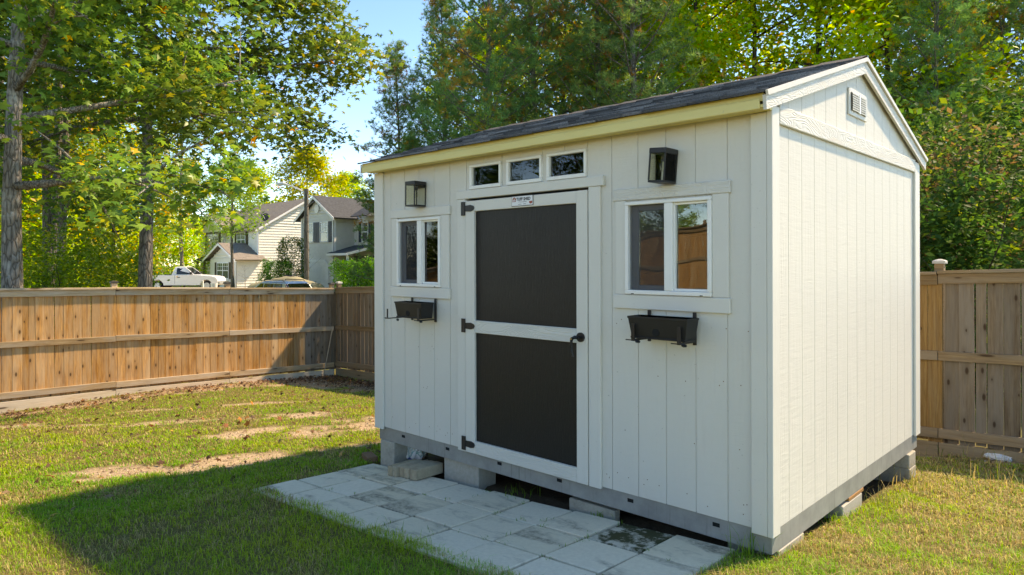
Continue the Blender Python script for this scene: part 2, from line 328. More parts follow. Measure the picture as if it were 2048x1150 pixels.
t = NT('far ground'); co = t.coord((1, 1, 1), rnd=False); n = t.noise(co, .15, 6, .65); n2 = t.noise(co, 3, 5, .7)
cc = t.mix(t.gray(n, .35, .65), (.16, .17, .05), (.22, .165, .09)); cc = t.mix(t.gray(n2, .4, .7), cc, (.10, .12, .03)); M['far'] = t.base(cc, .95, 0, .1)
g = np.unique(np.r_[-700, -450, -300, -200, -150, -120, np.arange(-100, 100, 3.), 120, 150, 220, 350, 700]); X, Y = np.meshgrid(g, g, indexing='ij'); nx, ny = X.shape; idx = np.arange(nx*ny).reshape(nx, ny)
F = np.stack([idx[:-1, :-1], idx[1:, :-1], idx[1:, 1:], idx[:-1, 1:]], -1).reshape(-1, 4); X = X.ravel(); Y = Y.ravel(); Z = gz(X, Y)
ins = (X > -15) & (X < 5) & (Y > -8) & (Y < 8); Z = np.where(ins, Z-.22, Z)
tag(link('ground', np_mesh('ground', np.c_[X, Y, Z], F, M['far'], None, True)), kind='structure')
# driveway and street in front of the houses
t = NT('driveway gravel'); n = t.noise(t.coord((1, 1, 1), rnd=False), 2, 6, .7); M['drive'] = t.base(t.mix(t.gray(n, .3, .7), (.36, .27, .17), (.48, .38, .26)), .95)
def sheet(name, pts, mat, dz):
    mb = MB(); n = len(pts); mb.add([(x, y, gz1(x, y)+dz) for x, y in pts], [tuple(range(n))]); return tag(mb.build(name, mat), kind='structure')
sheet('driveway', [(-66, 12), (-50, 12), (-46, 23), (-66, 22.9)], M['drive'], .09)
M['asphalt'] = plain('asphalt', (.055, .055, .056), .9, 0, .3, .2, 20)
sheet('road', [(-70, 3), (-22, 3), (-22, 10.5), (-70, 10.5)], M['asphalt'], .06)

# ------------------------------------------------------------------ patio
def patio_z(x, y): return -.128 + .0605*x - .03*y
patio = tag(empty('patio', (-1.8, -.55, -.23)), kind='structure')
rnd = random.Random(4); PX0 = -3.70; PT = .3905
for i in range(9):
    for j in range(3):
        x0 = PX0+i*PT + rnd.uniform(-.004, .004); y1 = -.012 - j*PT + rnd.uniform(-.006, .006); g = .009
        a, b, c, d = x0+g, x0+PT-g, y1-PT+g, y1-g
        rz = R(rnd.uniform(-.6, .6)); cx, cy = (a+b)/2, (c+d)/2; tx = rnd.uniform(-.012, .012); ty = rnd.uniform(-.012, .012); dz = rnd.uniform(-.004, .004)
        mb = MB().box(a-cx, b-cx, c-cy, d-cy, -.045, 0, .004)
        o = mb.build('paving_slab', M['slab_moss'] if (i, j) == (7, 0) else M['slab'], patio)
        o.location = (cx-patio.location.x, cy-patio.location.y, patio_z(cx, cy)+dz-patio.location.z); o.rotation_euler = (math.atan(-.03)+tx, -math.atan(.0605)+ty, rz)

# ------------------------------------------------------------------ shed
SL, SW = 3.66, 3.05
shed = tag(empty('garden_shed', (-SL/2, SW/2, -.12)), 'white wooden garden shed with charcoal door standing on concrete blocks', 'shed')
class Rel:      # builds meshes in world coordinates and parents them to the shed
    pass
def part(name, mb, mat, parent=shed, smooth=False):
    o = mb.build(name, mat, None, smooth); off = parent.matrix_world if parent is not shed else None
    o.parent = parent; o.matrix_parent_inverse = Matrix.Translation(shed.location).inverted(); return o
def sub(name, mb, mat, parent, smooth=False):      # sub-part: its parent already carries the offset
    o = mb.build(name, mat, None, smooth); o.parent = parent; return o
def bx(name, mat, x0, x1, y0, y1, z0, z1, c=.003, parent=None):
    mb = MB().box(x0, x1, y0, y1, z0, z1, c); return part(name, mb, mat) if parent is None else sub(name, mb, mat, parent)
WX = [(-3.328, -2.745), (-.930, -.336)]; WZ = (1.28, 1.863); DX = (-2.44, -1.226); DZ = (-.01, 1.985)
TX = [(-2.398, -2.055), (-1.996, -1.647), (-1.6, -1.25)]; TZ = (2.057, 2.245)
holes = [(a, b, *WZ) for a, b in WX] + [(*DX, *DZ)] + [(a, b, *TZ) for a, b in TX]
def cut(rect, hs):
    out = [rect]
    for h in hs:
        new = []
        for a, b, c, d in out:
            if h[0] >= b or h[1] <= a or h[2] >= d or h[3] <= c: new.append((a, b, c, d)); continue
            if h[0] > a: new.append((a, h[0], c, d))
            if h[1] < b: new.append((h[1], b, c, d))
            l, r = max(a, h[0]), min(b, h[1])
            if h[2] > c: new.append((l, r, c, h[2]))
            if h[3] < d: new.append((l, r, h[3], d))
        out = new
    return [q for q in out if q[1]-q[0] > .004 and q[3]-q[2] > .004]
gx = sorted([-SL] + [-.25-.2*k for k in range(17)] + [0])
for a, b in zip(gx[:-1], gx[1:]):
    todo = cut((a+.0022, b-.0022, 0, 2.36), holes)
    while todo:                                    # pieces that touch belong to one board
        grp = [todo.pop()]; grown = True
        while grown:
            grown = False
            for q in list(todo):
                if any(q[0] <= g[1]+1e-6 and q[1] >= g[0]-1e-6 and q[2] <= g[3]+1e-6 and q[3] >= g[2]-1e-6 for g in grp): grp.append(q); todo.remove(q); grown = True
        mb = MB()
        for q in grp: mb.box(q[0], q[1], 0, .0045, q[2], q[3], .0012 if len(grp) == 1 else 0)
        part('siding_board', mb, M['white'])
mb = MB()
for q in cut((-SL+.002, -.002, .004, 2.34), holes): mb.box(q[0], q[1], .005, .03, q[2], q[3])
part('wall_sheathing', mb, [M['white'], M['interior']])
rz_ = lambda y: 2.37 + .322*min(y+.0, SW-y)         # gable underside
gy = [0] + [.247+.2*k for k in range(14)] + [SW]
for a, b in zip(gy[:-1], gy[1:]):
    a2, b2 = a+.0022, b-.0022; pts = [(a2, 0), (b2, 0), (b2, rz_(b2))] + ([(SW/2, rz_(SW/2))] if a2 < SW/2 < b2 else []) + [(a2, rz_(a2))]
    part('siding_board', MB().prism(pts, 'x', -.0045, 0), M['white'])
part('wall_sheathing', MB().prism([(.03, .004), (SW-.03, .004), (SW-.03, 2.36), (SW/2, 2.84), (.03, 2.36)], 'x', -.028, -.005), M['white'])
part('wall_sheathing', MB().prism([(.03, .004), (SW-.03, .004), (SW-.03, 2.36), (SW/2, 2.84), (.03, 2.36)], 'x', -SL, -SL+.02), M['white'])
part('wall_sheathing', MB().box(-SL, 0, SW-.02, SW, .0, 2.36), M['white'])
part('floor_deck', MB().box(-SL+.03, -.03, .032, SW-.03, -.005, .02), M['interior'])
# corner boards
bx('corner_board', M['trim_z'], -.105, -.014, -.019, -.001, -.022, 2.30)
bx('corner_board', M['trim_z'], -.0125, .019, -.021, .078, -.022, 2.335)
bx('corner_board', M['trim_z'], .001, .019, 2.925, SW+.02, -.012, 2.335)
bx('corner_board', M['trim_z'], -SL-.02, -3.55, -.019, -.001, -.022, 2.30)
bx('corner_board', M['trim_z'], -SL-.019, -SL-.001, .0, .1, -.022, 2.30)
bx('gable_band', M['emb_y'], .001, .021, .0805, 2.923, 2.245, 2.35, .004)
# floor frame
mb = MB().box(-3.63, -.012, .012, .03, -.122, -.002); mb.box(-3.63, -.012, .012, .07, -.124, -.1225); mb.box(-.0135, .0, .012, 3.03, -.122, -.002); mb.box(-.07, .0, .072, 3.03, -.1245, -.1226); mb.box(-3.645, -3.631, .012, 3.03, -.122, -.002)
for k in range(9): mb.box(-3.62, -.02, .3+.33*k, .33+.33*k, -.121, -.008)
frame = part('floor_frame', mb, M['galv'])
for x in (-.33, -.92, -1.51, -2.10, -2.70, -3.29): sub('slot', MB().box(x-.022, x+.022, .010, .0118, -.056, -.033), M['dark'], frame)
# roof
EZ = 2.372; RZ = 2.905; roof = part('roof', MB().prism([(-.135, EZ), (SW/2, RZ), (SW+.135, EZ), (SW+.135, EZ-.03), (SW/2, RZ-.03), (-.135, EZ-.03)], 'x', -SL-.045, .020), M['interior'])
def shingles():
    rs = random.Random(8); V = []; F = []; Cc = []; sl = math.atan((RZ-EZ)/(SW/2+.135)); ln = math.hypot(SW/2+.135, RZ-EZ); n = 13
    for side in (0, 1):
        for r in range(n):
            s0 = -.03 + r*ln/n; x = -SL-.065 - rs.random()*.2
            while x < .04:
                wd = rs.uniform(.13, .33); xa, xb = max(x, -SL-.065)+.002, min(x+wd, .036)-.002; x += wd
                if xb-xa < .02: continue
                th = .012 + rs.choice((0, 0, .006)); so = s0 - rs.choice((0, 0, .012)) ; s1 = min(s0+ln/n*1.5, ln+.005)
                base = len(V); tone = rs.choice((.07, .11, .16, .22))*rs.uniform(.85, 1.15)
                for s_, h0 in ((so, .004+.008), (s1, .003)):
                    for h in (h0, h0+th if s_ == so else h0+.004):
                        for xx in (xa, xb):
                            y = -.135 + s_*math.cos(sl) - h*math.sin(sl); z = EZ + s_*math.sin(sl) + h*math.cos(sl)
                            V.append((xx, y if side == 0 else SW-y, z)); Cc.append((tone, tone*.97, tone*.96))
                f = [(0, 1, 3, 2), (2, 3, 7, 6), (0, 2, 6, 4), (1, 5, 7, 3)]
                F += [[base+i for i in q] for q in f]
    return np_mesh('shingles', V, F, M['shingle'], np.array(Cc))
sh = link('shingles', shingles()); sh.parent = roof; tag(sh, kind='stuff')
mb = MB()
for k in range(13): x = -SL-.06+k*.288; mb.add([(x, SW/2-.12, RZ-.012+.006*(k % 2)), (x+.31, SW/2-.12, RZ-.018), (x+.31, SW/2, RZ+.028), (x, SW/2, RZ+.036), (x, SW/2+.12, RZ-.012), (x+.31, SW/2+.12, RZ-.018)], [(0, 1, 2, 3), (3, 2, 5, 4)])
M['ridge'] = plain('ridge shingle', (.10, .097, .095), .92, 0, .15, .4, 60, .5); sub('ridge_cap', mb, M['ridge'], roof)
# eaves
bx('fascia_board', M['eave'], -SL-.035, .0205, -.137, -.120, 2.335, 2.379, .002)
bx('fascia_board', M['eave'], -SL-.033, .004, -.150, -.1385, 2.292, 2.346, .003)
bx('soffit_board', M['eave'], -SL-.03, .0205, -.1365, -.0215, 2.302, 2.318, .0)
def rake(y0, z0, y1, z1, w_, x0, x1, name, mat, cutn=True):
    d = Vector((y1-y0, z1-z0)).normalized(); n = Vector((d.y, -d.x));  n = n if n.y < 0 else -n
    if y1 > y0: pts = [(y0+n.x*w_ if not cutn else y0+.012, z0-w_), (y1, z1-w_*1.05), (y1, z1), (y0, z0)]
    else: pts = [(y0, z0), (y1, z1), (y1, z1-w_*1.05), (y0-.012, z0-w_)]
    return part(name, MB().prism(pts, 'x', x0, x1), mat)
rake(-.150, 2.362, SW/2-.001, 2.885, .076, .0215, .040, 'rake_board', M['emb_y'])
rake(SW+.150, 2.362, SW/2+.001, 2.885, .076, .0215, .040, 'rake_board', M['emb_y'])
rake(-.158, 2.384, SW/2-.001, 2.917, .026, .0405, .054, 'drip_trim', M['trim_y'])
rake(SW+.158, 2.384, SW/2+.001, 2.917, .026, .0405, .054, 'drip_trim', M['trim_y'])
bx('fascia_board', M['trim_x'], -SL-.035, -.012, SW+.12, SW+.137, 2.30, 2.379)
part('rake_board', MB().prism([(-.15, 2.29), (SW/2, 2.80), (SW+.15, 2.29), (SW+.15, 2.37), (SW/2, 2.89), (-.15, 2.37)], 'x', -SL-.045, -SL-.022), M['trim_y'])
# gable vent
vent = bx('gable_vent', M['trim_y'], .001, .012, 1.257, 1.642, 2.484, 2.668, .003)
sub('vent_recess', MB().box(.0125, .0135, 1.29, 1.615, 2.515, 2.64), M['galv'], vent)
sub('vent_divider', MB().box(.0137, .024, 1.445, 1.465, 2.512, 2.643), M['vinyl'], vent)
for s_ in (0, 1):
    a = 1.292 if s_ == 0 else 1.467; b = 1.443 if s_ == 0 else 1.613
    for k in range(8):
        z = 2.518 + k*.0155; sub('vent_slat', MB().add([(.0136, a, z+.012), (.0136, b, z+.012), (.024, b, z-.002), (.024, a, z-.002), (.0136, a, z+.015), (.0136, b, z+.015), (.025, b, z+.007), (.025, a, z+.007)], [(0, 1, 2, 3), (4, 7, 6, 5), (3, 2, 6, 7)]), M['trim_y'], vent)
# windows
for k, (a, b) in enumerate(WX):
    t0 = a-.089; t1 = b+.111 if k else b+.110
    bx('window_head_trim', M['emb_x'] if k else M['trim_x'], a-.096, b+.112, -.024, -.001, 1.8745, 1.948, .004)
    bx('window_bottom_trim', M['trim_x'], a-.097, b+.111, -.024, -.001, 1.186, 1.2755, .004)
    bx('window_side_trim', M['trim_z'], a-.080, a-.001, -.020, -.001, 1.2765, 1.8735); bx('window_side_trim', M['trim_z'], b+.001, b+.100, -.020, -.001, 1.2765, 1.8735)
    win = part('window', MB().box(a, b, -.033, .045, WZ[0], WZ[0]+.026, .003).box(a, b, -.033, .045, WZ[1]-.022, WZ[1], .003).box(a, a+.024, -.032, .045, WZ[0]+.0265, WZ[1]-.0225, .003).box(b-.024, b, -.032, .045, WZ[0]+.0265, WZ[1]-.0225, .003), M['vinyl'])
    m0 = a+.283; m1 = m0+.058
    sub('mullion', MB().box(m0, m1, -.031, .04, WZ[0]+.0266, WZ[1]-.0226, .004), M['vinyl'], win)
    l0, l1, r0, r1, z0, z1 = a+.0245, m0-.0005, m1+.0005, b-.0245, WZ[0]+.027, WZ[1]-.023
    sub('sash', MB().box(r0, r1, -.012, .02, z0, z0+.014, .002).box(r0, r1, -.012, .02, z1-.014, z1, .002).box(r0, r0+.010, -.011, .02, z0+.0145, z1-.0145).box(r1-.010, r1, -.011, .02, z0+.0145, z1-.0145), M['vinyl'], win)
    sub('pane', MB().box(r0+.0105, r1-.0105, .003, .007, z0+.0145, z1-.0145), M['glass'], win)
    sub('sash', MB().box(l0, l0+.052, .008, .032, z0, z1, .003).box(l0+.0525, l1, .008, .032, z0, z0+.03, .003).box(l0+.0525, l1, .008, .032, z1-.035, z1, .003), M['sash'], win)
    sub('pane', MB().box(l0+.0525, l1, .018, .022, z0+.0305, z1-.0355), M['glass'], win)
    sub('insect_screen', MB().add([(l0, -.006, z0), (l1, -.006, z0), (l1, -.006, z1), (l0, -.006, z1)], [(0, 1, 2, 3)]), M['screen'], win)
    for xx in (a+.05, b-.07): sub('weep_hole', MB().box(xx, xx+.018, -.0345, -.0332, WZ[0]+.001, WZ[0]+.006), M['dark'], win)
bx('transom_panel', M['trim_x'], -2.537, -1.115, -.008, -.0008, 2.0505, 2.0565, 0)
for a, b in TX:
    f = .026; win = part('transom_window', MB().box(a, b, -.022, .03, TZ[0], TZ[0]+f, .003).box(a, b, -.022, .03, TZ[1]-.018, TZ[1], .003).box(a, a+f, -.021, .03, TZ[0]+f+.0005, TZ[1]-.0185, .003).box(b-.018, b, -.021, .03, TZ[0]+f+.0005, TZ[1]-.0185, .003), M['vinyl'])
    sub('pane', MB().box(a+f, b-.018, .002, .006, TZ[0]+f+.0005, TZ[1]-.0185), M['glass'], win)
# door casing
bx('door_casing', M['trim_z'], -2.535, -2.4405, -.024, -.001, -.012, 1.984); bx('door_casing', M['trim_z'], -1.2255, -1.130, -.024, -.001, -.012, 1.984)
bx('door_header', M['trim_x'], -2.54, -1.10, -.030, -.001, 1.985, 2.050)
door = bx('door', M['door_dark'], -2.434, -1.232, -.006, .02, -.008, 1.966, .002)
def db(name, mat, *a): return sub(name, MB().box(*a, .003), mat, door)
db('door_stile', M['trim_z'], -2.434, -2.332, -.030, -.0065, -.008, 1.966); db('door_stile', M['trim_z'], -1.324, -1.232, -.030, -.0065, -.008, 1.966)
db('door_rail', M['trim_x'], -2.3315, -1.3245, -.029, -.0065, 1.883, 1.9655); db('door_rail', M['emb_x'], -2.3315, -1.3245, -.029, -.0065, .936, 1.032); db('door_rail', M['emb_x'], -2.3315, -1.3245, -.029, -.0065, -.008, .090)
for z in (.058, .986, 1.908):
    pts = [(-2.476, z-.054), (-2.436, z-.054), (-2.434, z-.022), (-2.37, z-.026), (-2.338, z-.018), (-2.326, z), (-2.338, z+.018), (-2.37, z+.026), (-2.434, z+.022), (-2.436, z+.054), (-2.476, z+.054)]
    h = sub('hinge', MB().prism(pts, 'y', -.037, -.0305).tube([(-2.438, -.036, z-.052), (-2.438, -.036, z+.052)], .007, 8), M['black'], door)
mb = MB().disc((-1.283, -.0305, .978), .032, (0, -1, 0), .012, 20); mb.tube([(-1.283, -.04, .978), (-1.283, -.075, .978)], .011, 10); mb.tube([(-1.283, -.072, .978), (-1.302, -.076, .98), (-1.328, -.076, .968), (-1.334, -.074, .93), (-1.330, -.074, .885), (-1.322, -.070, .845)], [.011, .012, .012, .009, .009, .008], 8)
sub('door_handle', mb, M['black'], door, False); sub('keyhole', MB().disc((-1.326, -.0835, .968), .007, (0, -1, 0), .004, 12), M['brass'], door)
# name plate with print
def text_polys(s_, size, font_scale=1.0, bold=.0):
    cu = bpy.data.curves.new('txt', 'FONT'); cu.body = s_; cu.size = size; cu.offset = bold; cu.resolution_u = 3; o = bpy.data.objects.new('txt', cu); col.objects.link(o)
    dg = bpy.context.evaluated_depsgraph_get(); me = bpy.data.meshes.new_from_object(o.evaluated_get(dg)); vs_ = [tuple(v.co) for v in me.vertices]; fs_ = [tuple(p.vertices) for p in me.polygons]
    bpy.data.objects.remove(o); bpy.data.meshes.remove(me); bpy.data.curves.remove(cu); return vs_, fs_
PLW = plain('plate white', (.8, .8, .8), .35, 0, .5, .02); PLB = plain('plate black', (.015, .015, .018), .4); PLR = plain('plate red', (.42, .07, .03), .4)
px0, px1, pz0, pz1 = -1.924, -1.711, 1.893, 1.969; yp = -.0330
mb = MB(); mb.mi = 1; mb.box(px0, px1, yp, -.0302, pz0, pz1, .001); mb.mi = 0; mb.box(px0+.004, px1-.004, yp-.0008, yp-.0001, pz0+.004, pz1-.004)
def flat(pts, mi, y): mb.mi = mi; mb.add([(x, y, z) for x, z in pts], [tuple(range(len(pts)))])
def txt(s_, x, z, size, mi, sx=1., bold=0., y=yp-.0016):
    vs_, fs_ = text_polys(s_, size, 1, bold); mb.mi = mi; mb.add([(x+a*sx, y, z+b) for a, b, c in vs_], fs_)
flat([(px0+.011, pz0+.033), (px0+.045, pz0+.033), (px0+.045, pz0+.055), (px0+.038, pz0+.063), (px0+.028, pz0+.067), (px0+.018, pz0+.063), (px0+.011, pz0+.055)], 2, yp-.0012)
for xx in (.0165, .0295): flat([(px0+xx, pz0+.037), (px0+xx+.010, pz0+.037), (px0+xx+.010, pz0+.046), (px0+xx, pz0+.046)], 0, yp-.0016)
flat([(px0+.022, pz0+.050), (px0+.034, pz0+.050), (px0+.028, pz0+.060)], 0, yp-.0016)
txt('TUFF SHED', px0+.050, pz0+.040, .031, 1, .90, .0012)
txt('STORAGE BUILDINGS', px0+.070, pz0+.027, .0085, 1, 1.0)
for a, b in ((.068, .100), (.118, .145)): flat([(px0+a, pz0+.012), (px0+b, pz0+.012), (px0+b, pz0+.015), (px0+a, pz0+.015)], 1, yp-.0012)
flat([(px0+.176, pz0+.018), (px0+.186, pz0+.012), (px0+.196, pz0+.012), (px0+.206, pz0+.018), (px0+.206, pz0+.031), (px0+.176, pz0+.031)], 2, yp-.0012)
sub('name_plate', mb, [PLW, PLB, PLR], door)
# nail heads on the boards near the bottom
mb = MB()
for k in range(46):
    x = rnd.uniform(-1.1, -.03) if k % 3 else rnd.uniform(-3.5, -2.6); z = rnd.choice((.07, .11, .42, .78, 1.1)) + rnd.uniform(-.02, .02); mb.disc((x, .0005, z), .0035, (0, -1, 0), .001, 6)
part('nail_heads', mb, M['brick'])

# ------------------------------------------------------------------ lanterns and planters
def lantern(x, y0, z0, z1, wd, dp, tilt, label):
    root = tag(empty('wall_lantern', (x, -.002, z1)), label, 'lantern', 'wall lanterns on the shed front'); root.rotation_euler.y = tilt
    h = z1-z0; hw = wd/2; T = .0075
    P = lambda name, mb, m: link(name, mb.mesh(name, m), root)
    P('back_plate', MB().box(-hw+.012, hw-.012, -.010, 0, -.05, -.004, .002), M['black'])
    P('lantern_cap', MB().box(-hw-.002, hw+.002, -dp-.002, -.011, -.032, 0, .003), M['black'])
    P('lantern_base', MB().box(-hw, hw, -dp, -.011, -h, -h+.013, .002), M['black'])
    for sx in (-1, 1):
        for yy in (-dp, -.011-T): P('lantern_post', MB().box(sx*hw - (T if sx > 0 else 0), sx*hw + (0 if sx > 0 else T), yy, yy+T, -h+.0135, -.0325, .0), M['black'])
    for sx in (-1, 1): P('glass_pane', MB().box(sx*(hw-.006)-.0015, sx*(hw-.006)+.0015, -dp+T, -.011-T, -h+.0135, -.0325), M['lamp_glass'])
    P('glass_pane', MB().box(-hw+T, hw-T, -dp+.004, -dp+.007, -h+.0135, -.0325), M['lamp_glass'])
    P('lamp_socket', MB().tube([(0, -dp*.5, -.041), (0, -dp*.5, -.075)], [.016, .014], 10), M['black'])
    P('bulb', MB().tube([(0, -dp*.5, -.0755), (0, -dp*.5, -.085), (0, -dp*.5, -.105), (0, -dp*.5, -.125), (0, -dp*.5, -.138)], [.010, .013, .020, .018, .006], 10), M['lamp_glass'])
    return root
lantern(-3.00, 0, 1.955, 2.165, .125, .135, R(1), 'black box lantern with clear glass high above the smaller-looking far window')
lantern(-.612, 0, 1.955, 2.160, .112, .150, R(4.5), 'black box lantern tilted slightly, above the window nearest the shed corner')
def planter(x0, x1, label, kind):
    xc = (x0+x1)/2; root = tag(empty('planter_box', (xc, -.024, 1.036)), label, 'planter', 'planter boxes under the shed windows'); L_ = x1-x0; h = .12
    P = lambda name, mb, m=M['black_plastic']: link(name, mb.mesh(name, m), root)
    def ring(z, inset, y0=-.165, y1=-.03): return [(-L_/2+inset, y0+inset*.7, z), (L_/2-inset, y0+inset*.7, z), (L_/2-inset, y1, z), (-L_/2+inset, y1, z)]
    mb = MB(); v = ring(0, .022) + ring(h-.012, .004) + ring(h-.012, 0) + ring(h, 0) + ring(h, .006) + ring(.02, .024); mb.add(v, [(3, 2, 1, 0)] + [(4*r+i, 4*r+(i+1) % 4, 4*r+4+(i+1) % 4, 4*r+4+i) for r in range(5) for i in range(4)] + [(20, 21, 22, 23)])
    P('trough', mb); P('foot_ledge', MB().box(-L_/2+.018, L_/2-.018, -.158, -.032, -.012, -.0005, .002))
    P('drain_hole', MB().disc((-.01, -.1525, .03), .024, (0, -1, 0), .003, 16), M['dark'])
    for bxx in (-.155, .155):
        P('wall_strap', MB().box(bxx-.010, bxx+.010, .0005, .012, -.045, .148, .001), M['black'])
        if kind == 'skew' and bxx < 0: P('support_arm', MB().box(bxx-.075, bxx-.061, -.195, .0, -.026, -.018).box(bxx-.112, bxx-.061, -.202, -.1955, -.026, -.016).box(bxx-.080, bxx-.068, -.202, -.1955, -.015, .058), M['black'])
        else: P('support_arm', MB().box(bxx-.010, bxx+.010, -.18, .0, -.028, -.018).box(bxx-.012, bxx+.012, -.178, -.170, -.017, .075).box(bxx-.05, bxx-.011, -.18, -.172, -.026, -.02), M['black'])
        st = MB()
        for k in range(5): a_ = k*math.pi/5; st.tube([(bxx+.03-.018*math.cos(a_), -.17, -.03-.010*math.sin(a_)), (bxx+.03+.018*math.cos(a_), -.17, -.03+.010*math.sin(a_))], .003, 4)
        P('clamp_knob', st, M['black'])
    return root
planter(-.806, -.400, 'black plastic planter trough hung under the window nearest the shed corner', 'even')
planter(-3.150, -2.790, 'black plastic planter trough with a loose bracket arm, under the far window', 'skew')

# ------------------------------------------------------------------ blocks, stones and bits round the shed base
def cblock(label, x0, x1, y0, y1, z0, z1, mat='block', name='concrete_block', cat='block', group='concrete blocks under the shed', rz=0, c=.006):
    cx, cy = (x0+x1)/2, (y0+y1)/2; o = MB().box(x0-cx, x1-cx, y0-cy, y1-cy, 0, z1-z0, c).build(name, M[mat]); o.location = (cx, cy, z0); o.rotation_euler.z = rz; return tag(o, label, cat, group)
cblock('upright grey concrete block under the shed corner beside the plastic bag', -3.625, -3.42, .004, .40, -.40, -.126)
cblock('stained tan concrete block lying lengthwise under the shed left of the door', -2.79, -2.375, .05, .25, -.36, -.126)
cblock('mossy dark concrete block deep in shade behind the stacked edging stones', -2.95, -2.70, .75, .95, -.40, -.126)
cblock('grey concrete block, upper of the two under the far shed corner', -.42, .022, 2.70, 2.90, -.243, -.126)
cblock('grey concrete block, lower of the two under the far shed corner', -.42, .024, 2.70, 2.90, -.46, -.2435)
cblock('concrete block under the long side wall, below the wood shim', -.40, .006, 1.13, 1.53, -.34, -.150)
cblock('weathered concrete block under the near shed corner half hidden by grass', -.30, .004, .09, .46, -.30, -.1255)
cblock('thin orange wood shim between floor frame and side block', -.30, .004, 1.26, 1.57, -.149, -.1255, 'shimwood', 'wood_shim', 'shim', None, 0, .002)
cblock('thin pale concrete slab lying on edge under the shed beside the patio', -1.445, -1.06, .035, .10, -.27, -.155, 'block', 'concrete_slab', 'slab', None)
cblock('brown brick lying at the back left corner of the patio', -3.93, -3.73, -.02, .08, -.37, -.31, 'brick', 'brick', 'brick', 'loose bricks by the shed corner', R(-18))
cblock('short brown brick wedged against the upright corner block', -3.74, -3.635, .11, .20, -.38, -.305, 'brick', 'brick', 'brick', 'loose bricks by the shed corner', R(8))
lab = ['leftmost edging stone of the row on the patio, narrow and grey', 'second edging stone from the left on the patio, brown', 'middle edging stone of the row on the patio, notched grey front', 'fourth edging stone from the left, tan with rounded front', 'rightmost edging stone of the row, broad tan side facing the door']
x = -3.185; rs = random.Random(3)
for k in range(5):
    wd = (.062, .055, .062, .068, .095)[k]; y0 = -.25 + (.012, .0, .016, .004, -.008)[k] + .015*k; y1 = y0+.29; h = .085 + rs.uniform(-.006, .006); n = 3
    pr = [(0, y0), (wd*.5, y0-.012*(1 if k in (3, 4) else -.5)), (wd-.003, y0), (wd-.003+.0, y0+.06), (wd-.003, y1), (0, y1)]
    o = MB().prism([(a, b) for a, b in pr], 'z', 0, h).build('edging_stone', M['stone']); o.location = (x, 0, patio_z(x+wd/2, -.15)+.006)
    md = o.modifiers.new('edge', 'BEVEL'); md.width = .005; md.segments = 1
    tag(o, lab[k], 'edging stone', 'edging stones stacked on the patio'); x += wd
def crumple(name, c, r, mat, label, cat, seed, sc=(1, 1, 1)):
    import bmesh
    bm = bmesh.new(); bmesh.ops.create_icosphere(bm, subdivisions=3, radius=1)
    for v in bm.verts:
        p = v.co*2.3+Vector((seed*7.1, 0, 0)); d = 1 + .38*mnoise.noise(p) + .22*mnoise.noise(p*2.7) + .12*mnoise.noise(p*6); v.co = Vector((v.co.x*d*r*sc[0], v.co.y*d*r*sc[1], v.co.z*d*r*sc[2]))
    me = bpy.data.meshes.new(name); bm.to_mesh(me); bm.free(); me.materials.append(mat); o = link(name, me); o.location = c; return tag(o, label, cat)
t = NT('printed plastic bag'); co = t.coord((1, 1, 1)); n = t.noise(co, 9, 3, .6); n2 = t.noise(co, 14, 3, .6)
cc = t.ramp(n, [(.40, (.75, .75, .72)), (.5, (.72, .73, .72)), (.54, (.10, .35, .32)), (.6, (.7, .7, .66)), (.68, (.45, .36, .22))]); cc = t.mix(t.gray(n2, .62, .64), cc, (.08, .13, .30)); M['bag'] = t.base(cc, .35, 0, .5)
crumple('plastic_bag', (-3.36, .20, -.24), .085, M['bag'], 'crumpled white plastic bag with blue green print under the shed', 'bag', 2, (1.1, .8, 1.1))
M['scrap'] = plain('white scrap', (.7, .72, .72), .5)
x, y = .30, 4.95; crumple('litter_scrap', (x, y, gz1(x, y)+.03), .06, M['scrap'], 'small white crumpled scrap in grass at the back fence', 'litter', 5, (1.8, .7, .6))
